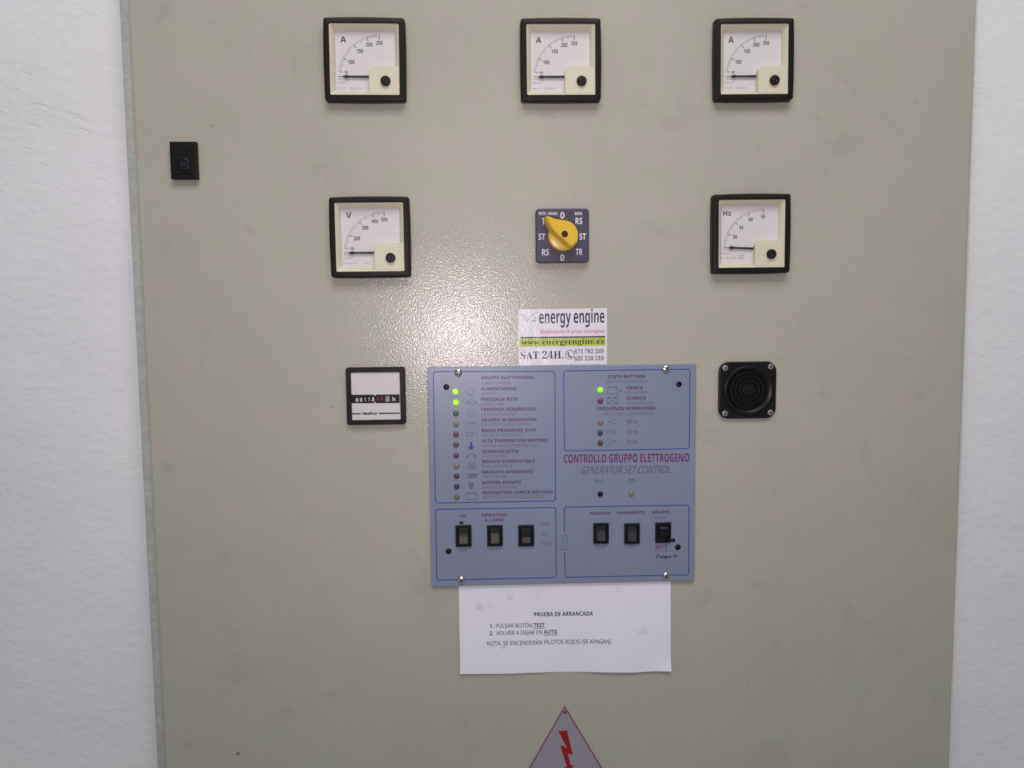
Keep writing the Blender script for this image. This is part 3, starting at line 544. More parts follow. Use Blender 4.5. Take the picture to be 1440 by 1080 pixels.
# ------------------------------------------------------------------ colours
M['wall'] = wall_material()
M['door'] = mat('grey_enamel', (0.447, 0.446, 0.360), 0.22, 0.45, vary=0.03, vscale=9.0, base2=(0.470, 0.440, 0.376), grime=0.07, speck=0.035, origin=(70, -690), bumps=(PEEL,),
                smudges=[(*at(1155, 557), 7, .10), (*at(1294, 555), 6, .09), (*at(298, 176.5), 1.6, .3), (*at(1289, 143), 3.2, .12),
                         (*at(335, 1060), 2.2, .55), (*at(214, 715), 1.6, .8), (*at(1150, 166), 4, .10), (*at(1095, 502), 4, .09),
                         (*at(237, 655), 9, .10), (*at(330, 940), 14, .05), (*at(400, 1000), 9, .05), (*at(1090, 905), 6, .08),
                         (*at(467, 572), 1.3, .4), (*at(262, 1050), 5, .09), (*at(1270, 900), 20, .035)])
M['body'] = mat('grey_green_enamel', (0.43, 0.45, 0.42), 0.6, 0.4, vary=0.10, vscale=120.0, bumps=((170, 0.5, (1, 1, 1.6)), (700, 0.1, ISO)))
M['bezel'] = mat('black_bezel_plastic', (0.011, 0.0085, 0.008), 0.45, 0.22, vary=0.1, bumps=((900, 0.015, ISO),))
M['cream'] = mat('cream_plastic', (0.70, 0.655, 0.50), 0.5, 0.4, vary=0.02)
M['dial'] = mat('white_dial_card', (0.675, 0.645, 0.645), 0.6, 0.3, vary=0.012)
M['print_black'] = mat('black_print', (0.055, 0.05, 0.055), 0.6, 0.3)
M['print_grey'] = mat('grey_scale_print', (0.20, 0.19, 0.20), 0.6, 0.3)
M['print_faint'] = mat('faint_grey_print', (0.42, 0.41, 0.43), 0.6, 0.3)
M['needle'] = mat('black_needle_paint', (0.028, 0.026, 0.032), 0.5, 0.4)
M['screw_black'] = mat('black_adjusting_screw', (0.012, 0.009, 0.008), 0.45, 0.25, bumps=((900, 0.02, ISO),))
M['lock'] = mat('black_lock_plastic', (0.0085, 0.009, 0.0095), 0.42, 0.22, bumps=((700, 0.02, ISO),))
M['switch_plate'] = mat('slate_switch_plate', (0.060, 0.058, 0.092), 0.42, 0.4, vary=0.05)
M['white_print'] = mat('white_print', (0.72, 0.70, 0.74), 0.5, 0.4)
M['yellow'] = mat('yellow_knob_plastic', (0.76, 0.48, 0.03), 0.30, 0.5, vary=0.05, vscale=90)
M['knob_hole'] = mat('dark_red_brown_recess', (0.035, 0.012, 0.008), 0.6, 0.3)
M['counter_black'] = mat('black_counter_window', (0.006, 0.0055, 0.008), 0.4, 0.25)
M['counter_red'] = mat('dark_red_wheel', (0.035, 0.006, 0.009), 0.45, 0.25)
M['counter_red_digit'] = mat('faded_red_digit', (0.17, 0.05, 0.06), 0.5, 0.3)
M['counter_grey'] = mat('grey_counter_wheel', (0.30, 0.30, 0.29), 0.5, 0.4)
M['buzzer'] = mat('black_buzzer_plastic', (0.0075, 0.007, 0.0075), 0.36, 0.28, bumps=((600, 0.02, ISO),))
M['zinc'] = mat('dull_zinc_screw', (0.30, 0.30, 0.295), 0.5, 0.4, metal=0.5, vary=0.15, vscale=600)
M['dark_recess'] = mat('dark_recess', (0.03, 0.028, 0.03), 0.6, 0.3)
M['steel'] = mat('bright_steel', (0.62, 0.58, 0.57), 0.22, 0.5, metal=1.0, vary=0.12, vscale=500)
M['panel'] = mat('lilac_grey_panel', (0.230, 0.262, 0.352), 0.34, 0.5, vary=0.04, vscale=14.0, bumps=((45, 0.10, ISO), (900, 0.010, ISO)))
M['ink_purple'] = mat('purple_print', (0.10, 0.018, 0.12), 0.4, 0.4, vary=0.25, vscale=260)
M['ink_magenta'] = mat('magenta_print', (0.16, 0.022, 0.155), 0.4, 0.4, vary=0.25, vscale=260)
M['ink_faded'] = mat('faded_violet_print', (0.160, 0.125, 0.215), 0.4, 0.4, vary=0.12, vscale=260)
M['ink_pale'] = mat('pale_violet_print', (0.125, 0.085, 0.16), 0.4, 0.4, vary=0.15, vscale=260)
M['ink_blue'] = mat('blue_print', (0.045, 0.065, 0.34), 0.4, 0.4)
M['ink_icon'] = mat('grey_blue_symbol_print', (0.125, 0.15, 0.25), 0.4, 0.4, vary=0.15, vscale=260)
M['ink_royal'] = mat('royal_blue_symbol_print', (0.03, 0.06, 0.33), 0.4, 0.4)
M['marker'] = mat('black_marker_ink', (0.018, 0.02, 0.04), 0.5, 0.4)
M['plug'] = mat('black_plug', (0.008, 0.008, 0.013), 0.4, 0.25)
M['rocker_frame'] = mat('black_switch_frame', (0.006, 0.006, 0.011), 0.4, 0.25)
M['rocker'] = mat('dark_grey_rocker', (0.027, 0.028, 0.027), 0.42, 0.35, vary=0.08)
M['rocker_shaded'] = mat('shaded_rocker', (0.006, 0.006, 0.006), 0.35, 0.35)  # darker copy of the rocker plastic, shade of its down-facing side in the colour
M['led_lit'] = mat('lit_green_lens', (0.25, 0.6, 0.05), 0.35, 0.5, emit=((0.56, 1.0, 0.008), 0.72))
M['led_lit_cool'] = mat('lit_cool_green_lens', (0.2, 0.6, 0.05), 0.35, 0.5, emit=((0.34, 1.0, 0.01), 0.68))
M['led_green'] = mat('unlit_green_lens', (0.10, 0.125, 0.10), 0.3, 0.5)
M['led_dark'] = mat('unlit_dark_green_lens', (0.062, 0.075, 0.075), 0.3, 0.5)
M['led_amber'] = mat('unlit_amber_lens', (0.25, 0.205, 0.165), 0.3, 0.5)
M['led_olive'] = mat('unlit_olive_lens', (0.17, 0.165, 0.135), 0.3, 0.5)
M['led_red'] = mat('unlit_red_lens', (0.16, 0.07, 0.10), 0.3, 0.5)
M['led_deep_red'] = mat('unlit_deep_red_lens', (0.10, 0.052, 0.068), 0.3, 0.5)
M['led_clear'] = mat('unlit_clear_lens', (0.22, 0.23, 0.20), 0.3, 0.5)
STICK = ((600.0, 0.14, ISO), (60, 0.6, ISO))
M['sticker'] = mat('glossy_white_vinyl', (0.77, 0.75, 0.80), 0.26, 0.5, vary=0.01, bumps=STICK)
M['stick_black'] = mat('black_vinyl_print', (0.022, 0.018, 0.045), 0.26, 0.5, bumps=STICK)
M['stick_ash'] = mat('ash_vinyl_print', (0.38, 0.38, 0.42), 0.26, 0.5, bumps=STICK)
M['stick_red'] = mat('pink_red_vinyl_print', (0.62, 0.17, 0.24), 0.26, 0.5, bumps=STICK)
M['stick_green'] = mat('yellow_green_vinyl_print', (0.46, 0.55, 0.065), 0.26, 0.5, bumps=STICK)
Z_P = zoomed(630, 815, 4.364)
P_MID = (at(*Z_P(66, 20), 0.6) + at(*Z_P(1367, 557), 0.6)) / 2
M['paper'] = mat('white_paper', (0.85, 0.835, 0.92), 0.8, 0.2, vary=0.012, vscale=22, bumps=((30, 0.45, ISO),), origin=P_MID,
                 smudges=[(*at(*Z_P(190, 165)), 4.5, .18), (*at(*Z_P(175, 135)), 3, .12), (*at(*Z_P(380, 112)), 3, .22), (*at(*Z_P(372, 90)), 2.5, .1),
                          (*at(*Z_P(1192, 322)), 5, .14), (*at(*Z_P(340, 418)), 3.5, .16), (*at(*Z_P(1292, 489)), 1.3, .3), (*at(*Z_P(1045, 60)), 4, .09),
                          (*at(*Z_P(250, 170)), 7, .06), (*at(*Z_P(560, 85)), 11, .05)])
M['paper_ink'] = mat('black_toner', (0.022, 0.02, 0.026), 0.7, 0.2)
M['sign'] = mat('dull_aluminium_sign', (0.325, 0.30, 0.355), 0.45, 0.5, vary=0.04, vscale=20)
M['rivet'] = mat('tarnished_rivet', (0.16, 0.10, 0.12), 0.4, 0.5, metal=0.4)
M['sign_red'] = mat('red_sign_print', (0.33, 0.006, 0.012), 0.45, 0.4)
M['sign_border'] = mat('dark_red_sign_border', (0.23, 0.012, 0.05), 0.45, 0.4)

# ------------------------------------------------------------------ the setting: wall, cabinet
BACK = -26.0
w = MB()
w.add([(-1400, BACK, -1100), (1600, BACK, -1100), (1600, BACK, 1100), (-1400, BACK, 1100)], [(0, 1, 2, 3)])
wall = build('wall', w, M['wall'], smooth=0)
wall['kind'] = 'structure'
wall['label'] = 'rough white plastered wall with trowel scores behind the grey cabinet'
wall['category'] = 'wall'

DX0, DX1, DZ0, DZ1 = -299.8, 438.9, -690.0, 345.0
cab = thing('electrical_cabinet', 'large grey painted steel control cabinet on the white wall, carrying all the meters', 'cabinet', 70, -690)
EDGE = -308.2
b_ = MB()
b_.slab(436.0 - EDGE, DZ1 - DZ0 - 4, 1.2, BACK + 0.2, -3.2, 1.2, (436.0 + EDGE) / 2, (DZ0 + DZ1) / 2)
build('cabinet_body', b_, M['body'], cab)
d_ = MB()
d_.slab(DX1 - DX0, DZ1 - DZ0, 1.5, -3.0, 0.0, 2.2, (DX0 + DX1) / 2, (DZ0 + DZ1) / 2)
build('door', d_, M['door'], cab)


# ------------------------------------------------------------------ panel meters
def dial_point(x, z):
    """mm from the opening's top left corner -> local coordinates about its centre"""
    return (x - 29.5, 29.5 - z)


PIV = dial_point(41.8, 42.6)
DIAL_H = 1.4


def polar(r, deg):
    return (PIV[0] - r * math.cos(math.radians(deg)), PIV[1] + r * math.sin(math.radians(deg)))


def make_meter(name, label, category, letter, letter_w, marks, group=None, needle_deg=0.0, feet='a'):
    root = thing(name, label, category, 0, 0, group)
    b = MB()
    F = 8.6
    outer = [lp(rr(69.6, 69.6, 2.4, 5, bulge=0.5), 0.0), lp(rr(69.2, 69.2, 2.2, 5, bulge=0.7), 3.5), lp(rr(68.6, 68.6, 1.8, 5, bulge=0.6), F - 1.1),
             lp(rr(67.8, 67.8, 1.4, 5, bulge=0.35), F - 0.3), lp(rr(66.6, 66.6, 1.2, 5, bulge=0.1), F)]
    inner = [lp(rr(60.0, 60.0, 1.2, 5), F), lp(rr(59.2, 59.2, 1.0, 5), F - 0.5), lp(rr(59.2, 59.2, 1.0, 5), 0.0)]
    b.loft(outer + inner, False, False)
    build('bezel', b, M['bezel'], root)
    # cream surround sloping down to the dial
    c = MB()
    c.loft([lp(rr(59.1, 59.1, 1.0, 5), F - 0.75), lp(rr(58.4, 58.4, 1.4, 5), F - 1.0), lp(rr(51.4, 51.4, 1.6, 5), DIAL_H + 1.0), lp(rr(51.0, 51.0, 1.6, 5), DIAL_H - 0.6)], False, False)
    build('surround', c, M['cream'], root)
    dl = MB()
    dl.slab(53, 53, 1.0, 0.3, DIAL_H, 0)
    build('dial', dl, M['dial'], root)
    # corner cover over the needle's pivot
    k = MB()
    x0, x1, z1, z0, r = 3.4, 29.0, -5.6, -29.0, 4.5
    outline = [(x1, z0), (x1, z1 + 0.0)]
    outline += [(x0 + r + r * math.cos(math.radians(a)), z1 - r + r * math.sin(math.radians(a))) for a in (90, 110, 130, 150, 165, 180)]
    outline += [(x0, z0)]
    ccw = list(reversed(outline))[::-1]
    cxm, czm = (x0 + x1) / 2, (z0 + z1) / 2
    ins = [(cxm + (p[0] - cxm) * 0.965, czm + (p[1] - czm) * 0.965) for p in ccw]
    k.loft([lp(ccw, DIAL_H + 0.05), lp(ccw, F - 1.9), lp(ins, F - 1.25)], True, True)
    build('pivot_cover', k, M['cream'], root)
    s = MB()
    sx, sz = dial_point(47.2, 47.6)
    s.lathe([(4.3, F - 1.6), (4.3, F + 0.5), (3.9, F + 1.0), (2.4, F + 1.25)], sx, sz, 28)
    scr = build('adjusting_screw', s, M['screw_black'], root)
    s2 = MB()
    dx, dz = 2.6 * math.cos(0.5), 2.6 * math.sin(0.5)
    s2.line([(sx - dx, sz + dz), (sx + dx, sz - dz)], 0.8, F + 1.32)
    build('slot', s2, M['dark_recess'], scr)
    # scale
    t = MB()
    H = DIAL_H + 0.06
    fine = [p for p in marks['fine']]
    for i, a in enumerate(fine):
        ln = 35.9 if True else 0
        r0 = 33.2 if i % 5 == 0 else 33.9
        t.line([polar(r0, a), polar(ln, a)], 0.36 if i % 5 == 0 else 0.27, H)
    build('scale_graduations', t, M['print_grey'], root)
    n = MB()
    for txt, a, size in marks['major']:
        small = size < 3
        n.line([polar(31.6 if not small else 32.4, a), polar(35.0 if not small else 34.6, a)], 0.5 if not small else 0.4, H + 0.03)
        rt = 28.4 if not small else 29.3
        p = polar(rt, a)
        if txt:
            wd = 0.56 * size * len(txt)
            ox, oz = (0.9, -0.2) if a < 60 else (0.0, 0.4)
            if small:
                ox, oz = 0.0, 0.3
            n.text(txt, 'bold', (p[0] - wd / 2 + ox, p[1] - size / 2 + oz), (p[0] + wd / 2 + ox, p[1] - size / 2 + oz), size, H + 0.03)
    lx, lz = dial_point(*marks['letter_at'])
    n.text(letter, 'bold', (lx - letter_w / 2, lz - 2.6), (lx + letter_w / 2, lz - 2.6), 5.0 if len(letter) == 1 else 4.3, H + 0.03)
    build('scale_numbers', n, M['print_black'], root)
    q = MB()
    for txt, x, z, wd, size in marks['small']:
        ax, az = dial_point(x, z)
        q.text(txt, 'sans', (ax, az), (ax + wd, az), size, H + 0.03)
    build('small_print', q, M['print_grey'], root)
    # needle
    e = MB()
    nd = needle_deg
    pts = [(35.9, 0.0), (35.6, 0.22), (31.8, 0.25), (30.6, 0.95), (28.6, 1.5), (27.4, 1.35), (26.6, 0.85), (8.0, 1.05)]
    loop = pts + [(r_, -w_) for r_, w_ in reversed(pts[1:])]
    ca, sa = math.cos(math.radians(nd)), math.sin(math.radians(nd))
    pl = []
    for r_, w_ in loop:
        pl.append((PIV[0] - r_ * ca + w_ * sa, PIV[1] + r_ * sa + w_ * ca))
    e.loft([lp(pl, DIAL_H + 1.2), lp(pl, DIAL_H + 1.6)])
    build('needle', e, M['needle'], root)
    return root


def spread(stops, per):
    out = []
    for (a, b), n in zip(zip(stops, stops[1:]), per):
        out += [a + (b - a) * i / n for i in range(n)]
    return out + [stops[-1]]


AMP = dict(fine=spread([7.3, 27, 51, 72, 90], [10, 10, 10, 10]), letter_at=(10.8, 11.0),
           major=[('50', 7.3, 2.2), ('100', 27, 3.3), ('150', 51, 3.3), ('200', 72, 3.3), ('250', 90, 3.3)],
           small=[('Revalco', 5.3, 47.9, 7.6, 0.9), ('EN', 5.3, 52.7, 2.6, 1.2), ('IT', 9.4, 52.7, 2.2, 1.2), ('250/5A', 15.8, 52.7, 6.4, 1.4), ('H.', 23.4, 52.7, 2.0, 1.4)])
VOLT = dict(fine=spread([7.0, 27, 51, 73, 90], [10, 10, 10, 10]), letter_at=(10.9, 9.6),
            major=[('100', 7.0, 2.1), ('200', 27, 3.3), ('300', 51, 3.3), ('400', 73, 3.3), ('500', 90, 3.3)],
            small=[('Revalco', 5.3, 47.4, 7.6, 0.9), ('CE', 5.3, 52.2, 2.8, 1.2), ('EN', 9.6, 52.2, 2.2, 1.0), ('IT 2', 13.5, 52.2, 3.2, 1.0), ('H2L', 24.0, 52.2, 3.6, 1.4)])
FREQ = dict(fine=spread([3.0, 23.5, 43.5, 66.5, 90], [10, 10, 10, 10]), letter_at=(9.3, 10.2),
            major=[('50', 23.5, 3.2), ('55', 43.5, 3.2), ('60', 66.5, 3.2), ('65', 90, 3.2)],
            small=[('Revalco', 4.4, 46.6, 7.4, 0.9), ('EN', 2.8, 50.9, 3.0, 1.6), ('IT X', 9.0, 50.9, 4.0, 1.6), ('/45', 14.0, 50.9, 3.6, 1.6), ('380V', 19.4, 50.9, 4.8, 1.6), ('H 600', 19.6, 48.3, 5.6, 0.9)])

am = make_meter('ammeter', 'black framed square A meter, leftmost of the three in the top row', 'ammeter', 'A', 4.9, AMP, 'ammeters along the top row')
METERS_H = 8.0
spots = [((512.4, 83.2), 'black framed square A meter, leftmost of the three in the top row', 0.35),
         ((788.9, 83.6), 'black framed square A meter, middle one of the top row, straight above the yellow knob', -0.1),
         ((1061.2, 83.0), 'black framed square A meter, rightmost of the top row, above the Hz meter', -0.35)]
for i, (p, lab, tilt) in enumerate(spots):
    o = am if i == 0 else copy_tree(am)
    q = at(*p, METERS_H)
    o.location = (q.x * MM, 0, q.y * MM)
    o.rotation_euler = (0, math.radians(tilt), 0)
    o['label'] = lab
vm = make_meter('voltmeter', 'black framed square V meter with a scale to 500, below the leftmost A meter', 'voltmeter', 'V', 4.8, VOLT)
q = at(519.8, 333.4, METERS_H)
vm.location = (q.x * MM, 0, q.y * MM)
vm.rotation_euler = (0, math.radians(-0.1), 0)
fm = make_meter('frequency_meter', 'black framed square Hz meter with a scale to 65, above the black buzzer', 'frequency meter', 'Hz', 7.2, FREQ, needle_deg=2.9)
q = at(1057.3, 328.6, METERS_H)
fm.location = (q.x * MM, 0, q.y * MM)
fm.rotation_euler = (0, math.radians(-0.2), 0)

# ------------------------------------------------------------------ lock on the left of the door
q = at(258, 225.5, 5)
lk = thing('door_lock', 'small black rectangular door lock plate beside the left edge of the cabinet', 'lock', q.x, q.y)
m = MB()
m.slab(22.6, 31.6, 0.5, 0.0, 6.0, 1.0, q.x, q.y)
m.slab(18.2, 25, 1.5, 5.6, 6.5, 0.5, q.x, q.y + 0.6)
build('lock_plate', m, M['lock'], lk)
m = MB()
m.lathe([(5.6, 6.2), (5.6, 7.4), (4.6, 7.8), (4.4, 6.9), (1.0, 6.8)], q.x + 0.4, q.y - 3.6, 24)
hub = build('lock_barrel', m, M['plug'], lk)
m = MB()
m.line([(q.x - 2.3, q.y - 3.6), (q.x + 3.1, q.y - 3.6)], 0.9, 7.0)
build('keyhole', m, M['dark_recess'], hub)

# ------------------------------------------------------------------ rotary selector switch
PH = 6.0
zs = zoomed(730, 275, 9.39)
q = at(*zs(572, 530), PH)
rs = thing('rotary_switch', 'yellow pointer knob on a slate square plate lettered RS ST TR, above the white sticker', 'rotary switch', q.x, q.y)
m = MB()
m.slab(47.0, 47.4, 3.2, 0.0, PH, 1.1, q.x, q.y)
build('switch_plate', m, M['switch_plate'], rs)
m = MB()


def zt(mb, z, s, font, x0, y0, x1, y1, cap, h, shear=0.0):
    A, B = at(*z(x0, y0), h), at(*z(x1, y1), h)
    p = z(x0, y0)
    k = (at(p[0], p[1] - 1, h) - at(p[0], p[1], h)).length
    c0 = z(0, 0)
    c1 = z(0, 1)
    mb.text(s, font, A, B, cap * (c1[1] - c0[1]) * k, h, shear)


IK = PH + 0.06
for s_, x0, x1, y, cap in (('0', 543, 597, 302, 84), ('RS', 745, 835, 376, 82), ('ST', 797, 882, 582, 82), ('TR', 748, 835, 785, 82), ('0', 543, 595, 862, 84),
                           ('RS', 303, 393, 790, 84), ('ST', 256, 345, 584, 82), ('TR', 302, 392, 380, 82)):
    zt(m, zs, s_, 'bold', x0, y, x1, y, cap, IK)
zt(m, zs, 'RETE / MAINS', 'bold', 262, 256, 508, 256, 38, IK)
zt(m, zs, 'GEN.', 'bold', 735, 256, 843, 256, 38, IK)
build('plate_lettering', m, M['white_print'], rs)
kc = at(*zs(585, 527), 12)
kx, kz = kc.x, kc.y
m = MB()
m.lathe([(13.0, PH), (13.3, PH + 1.0), (13.2, PH + 5.5), (12.7, PH + 6.4), (11.8, PH + 6.75), (6, PH + 6.8)], kx, kz, 48)
knob = build('knob', m, M['yellow'], rs)
prof = [(22.3, 0.0), (22.1, 1.0), (21.2, 1.9), (19.2, 2.7), (16, 3.9), (12.5, 5.1), (9.5, 5.6), (4, 5.5), (-2, 5.2), (-8, 4.9), (-12.3, 4.6), (-13.1, 3.4), (-13.3, 0)]


def grip_outline(dw, du):
    lo = [(u - du * (1 if u > 0 else -1), max(w_ + dw, 0.0)) for u, w_ in prof]
    up = []
    for u, w_ in lo[1:-1]:
        if u < 9.6:
            w_ = max(w_, math.sqrt(max(0.0, 12.4 ** 2 - u * u)) + dw)
        elif u < 13:
            w_ += 1.2
        up.append((u, -w_))
    full = lo + list(reversed(up))
    c45, s45 = math.cos(math.radians(135.5)), math.sin(math.radians(135.5))
    return [(kx + u * c45 - v * s45, kz + u * s45 + v * c45) for u, v in full]


m = MB()
m.loft([lp(grip_outline(0.9, -0.2), PH + 5.2), lp(grip_outline(0.5, 0.0), PH + 8.0), lp(grip_outline(-0.3, 0.4), PH + 15.0), lp(grip_outline(-0.8, 0.9), PH + 17.0), lp(grip_outline(-1.6, 1.8), PH + 17.8)])
build('pointer_grip', m, M['yellow'], knob, smooth=40)
m = MB()
m.lathe([(2.9, PH + 17.82), (2.6, PH + 17.9)], kx, kz, 24)
build('screw_hole', m, M['knob_hole'], knob)

# ------------------------------------------------------------------ hour meter
zh = zoomed(470, 500, 9.39)
q = at(*zh(549, 536), 4)
hm = thing('hour_meter', 'small black framed hour counter with a white face, left of the blue-grey panel', 'hour meter', q.x, q.y)
HF = 4.6
m = MB()
m.loft([lp(rr(52.6, 51.6, 2.4, 5, q.x, q.y), 0), lp(rr(52.4, 51.4, 2.3, 5, q.x, q.y), HF - 0.7), lp(rr(51.4, 50.4, 2.0, 5, q.x, q.y), HF),
        lp(rr(43.2, 42.6, 0.4, 5, q.x, q.y), HF), lp(rr(42.8, 42.2, 0.3, 5, q.x, q.y), HF - 1.2)], False, False)
build('bezel', m, M['bezel'], hm)
FH = HF - 0.9
m = MB()
m.slab(43.4, 42.8, 0.3, 0.2, FH, 0, q.x, q.y)
build('face', m, M['dial'], hm)


def zq(z, h, *pts):
    return [tuple(at(*z(x, y), h)) for x, y in pts]


m = MB()
H1 = FH + 0.06
m.flat(zq(zh, H1, (226, 632), (866, 628), (862, 512), (226, 518)), H1)
win = build('counter_window', m, M['counter_black'], hm, smooth=0)
m = MB()
H2 = H1 + 0.06
m.flat(zq(zh, H2, (528, 514), (552, 514), (540, 534)), H2)
m.flat(zq(zh, H2, (528, 632), (540, 610), (552, 632)), H2)
for c_, x0, x1, yb in (('0', 286, 317, 612), ('0', 340, 370, 608), ('1', 400, 414, 606), ('1', 452, 466, 602), ('8', 500, 529, 602)):
    zt(m, zh, c_, 'bold', x0, yb, x1, yb, 50, H2)
zt(m, zh, 'h', 'bold', 770, 598, 806, 598, 46, H2)
build('counter_digits', m, M['white_print'], win, smooth=0)
m = MB()
m.flat(zq(zh, H2, (552, 608), (652, 606), (652, 532), (552, 534)), H2)
build('tenths_wheels', m, M['counter_red'], win, smooth=0)
m = MB()
zt(m, zh, '4', 'bold', 560, 594, 588, 594, 44, H2 + 0.06)
zt(m, zh, '8', 'bold', 614, 594, 640, 594, 44, H2 + 0.06)
build('tenths_digits', m, M['counter_red_digit'], win, smooth=0)
m = MB()
m.flat(zq(zh, H2, (678, 608), (732, 606), (732, 534), (678, 536)), H2)
build('running_indicator', m, M['counter_grey'], win, smooth=0)
m = MB()
m.line(zq(zh, H1, (234, 770), (352, 769)), 1.3, H1)
m.line(zq(zh, H1, (588, 765), (866, 760)), 1.3, H1)


def hand_word(mb, z, h, strokes, width):
    for st in strokes:
        mb.line(zq(z, h, *st), width, h)


# the maker's name as a slanted bold script
zt(m, zh, 'REVALCO'[:1], 'bold', 366, 779, 396, 778, 34, H1, 0.25)
hand_word(m, zh, H1, [[(400, 769), (416, 766), (416, 757), (405, 758), (400, 769), (406, 778), (418, 775)],
                      [(424, 757), (430, 778), (446, 757)],
                      [(472, 758), (458, 758), (452, 768), (456, 778), (468, 774), (473, 757), (472, 778)],
                      [(490, 743), (482, 778)],
                      [(518, 760), (504, 757), (498, 768), (502, 778), (514, 776)],
                      [(546, 757), (530, 762), (530, 776), (546, 777), (562, 766), (556, 757), (546, 757)]], 0.8)
build('face_lettering', m, M['print_black'], hm, smooth=0)

# ------------------------------------------------------------------ buzzer
zb = zoomed(990, 490, 9.39)
q = at(*zb(577, 552), 3)
bz = thing('buzzer', 'black square alarm buzzer with rounded corners and ringed grille, beside the panel', 'buzzer', q.x, q.y)
m = MB()
m.slab(52.6, 52.0, 9.3, 0, 3.2, 0.9, q.x, q.y, n=8)
build('flange', m, M['buzzer'], bz)
m = MB()
pr = [(22.6, 3.0), (22.4, 4.6), (21.7, 5.2), (20.8, 5.2), (19.9, 4.4), (18.2, 4.2)]
for r_ in (16.8, 12.8, 8.9):
    pr += [(r_ + 1.0, 3.6), (r_ + 0.6, 5.2), (r_ - 0.6, 5.2), (r_ - 1.0, 3.6), (r_ - 2.1, 2.2)]
pr += [(5.8, 3.9), (5.5, 4.5), (5.0, 4.6), (1.0, 4.62)]
m.lathe(pr, q.x + 0.3, q.y + 0.2, 56)
build('grille', m, M['buzzer'], bz, smooth=50)


def cross_screw(parent, x, z, h, r, material, name='screw', turn=0.3, dome=0.45, recess=True):
    s = MB()
    s.lathe([(r, h), (r, h + r * 0.12), (r * 0.9, h + r * dome * 0.6), (r * 0.6, h + r * dome * 0.92), (r * 0.25, h + r * dome)], x, z, 24)
    o = build(name, s, material, parent, smooth=50)
    if recess:
        g = MB()
        for a in (turn, turn + math.pi / 2):
            c, s_ = math.cos(a) * r * 0.55, math.sin(a) * r * 0.55
            g.line([(x - c, z - s_), (x + c, z + s_)], r * 0.24, h + r * dome + 0.05 + (0.03 if a == turn else 0))
        build('cross_recess', g, M['dark_recess'], o, smooth=0)
    return o


for (x, y), tn in (((281, 258), .2), ((885, 240), .8), ((277, 860), .4), ((880, 847), .6)):
    p = at(*zb(x, y), 3.5)
    cross_screw(bz, p.x, p.y, 3.2, 2.55, M['zinc'], turn=tn, dome=0.3)

# ------------------------------------------------------------------ generator control panel
PT = 3.0
corners = [at(*p, PT) for p in ((607, 825), (977, 817), (978.5, 511.5), (601, 516.5))]
px0 = (corners[0].x + corners[3].x) / 2
px1 = (corners[1].x + corners[2].x) / 2
pz0 = (corners[0].y + corners[1].y) / 2
pz1 = (corners[2].y + corners[3].y) / 2
pc = ((px0 + px1) / 2, (pz0 + pz1) / 2)
cp = thing('control_panel', 'blue-grey generator control panel with indicator lamps and rocker switches, screwed to the door', 'control panel', *pc)
m = MB()
m.slab(px1 - px0, pz1 - pz0, 1.6, 0.0, PT, 0.6, *pc)
build('front_plate', m, M['panel'], cp)

zl, zr = zoomed(600, 510, 5.4), zoomed(785, 505, 5.27)
ya, yb_ = zoomed(600, 690, 7.2), zoomed(780, 690, 7.2)
K = PT + 0.06


def frame(mb, z, pts, rad, w_, gaps=None):
    P = [at(*z(*p), K) for p in pts]           # TL TR BR BL
    out = []
    for i in range(4):
        a, b, c = P[i - 1], P[i], P[(i + 1) % 4]
        d1, d2 = (a - b).normalized(), (c - b).normalized()
        for t_ in range(5):
            f = t_ / 4
            s0, s1 = b + d1 * rad, b + d2 * rad
            out.append(((1 - f) ** 2 * s0 + 2 * f * (1 - f) * b + f * f * s1))
    if gaps is None:
        mb.line(out, w_, K, closed=True)
    else:
        # the left side is left open between two points
        g0, g1 = (at(*z(*g), K) for g in gaps)
        path = [g1] + out[15:][::1] if False else None
        order = out[0:20]
        # start after TL corner's first point, run clockwise to the BL corner, leave the gap in between
        mb.line([g0] + [order[i] for i in range(0, 20)] + [g1], w_, K)


for fr in ((zl, [(50, 68), (973, 67), (979, 1049), (66, 1066)], None), (zr, [(40, 88), (976, 75), (971, 664), (46, 681)], None),
           (ya, [(90, 190), (1307, 170), (1312, 880), (102, 906)], None), (yb_, [(97, 167), (1360, 146), (1356, 853), (107, 878)], ((98, 418), (101, 626)))):
    blue = MB()
    frame(blue, fr[0], fr[1], 2.6, 0.85, gaps=fr[2])
    build('frame_line', blue, M['ink_blue'], cp, smooth=0)

INKS = [M['ink_purple'], M['ink_faded'], M['ink_pale'], M['ink_magenta']]
PURPLE, FADED, PALE, MAGENTA = range(4)


def captions(name, z, items):
    """printed words of one place on the plate: (ink, text, x0, x1, centre y, capital height, slant)"""
    mb = MB()
    for inkno, t1, a0, a1, yc, cap_, sh in items:
        mb.m = inkno
        zt(mb, z, t1, 'bold' if inkno in (PURPLE, MAGENTA) else 'sans', a0, yc + cap_ / 2, a1, yc + cap_ / 2 - 0.011 * (a1 - a0), cap_, K, sh)
    return build(name, mb, INKS, cp, smooth=0)


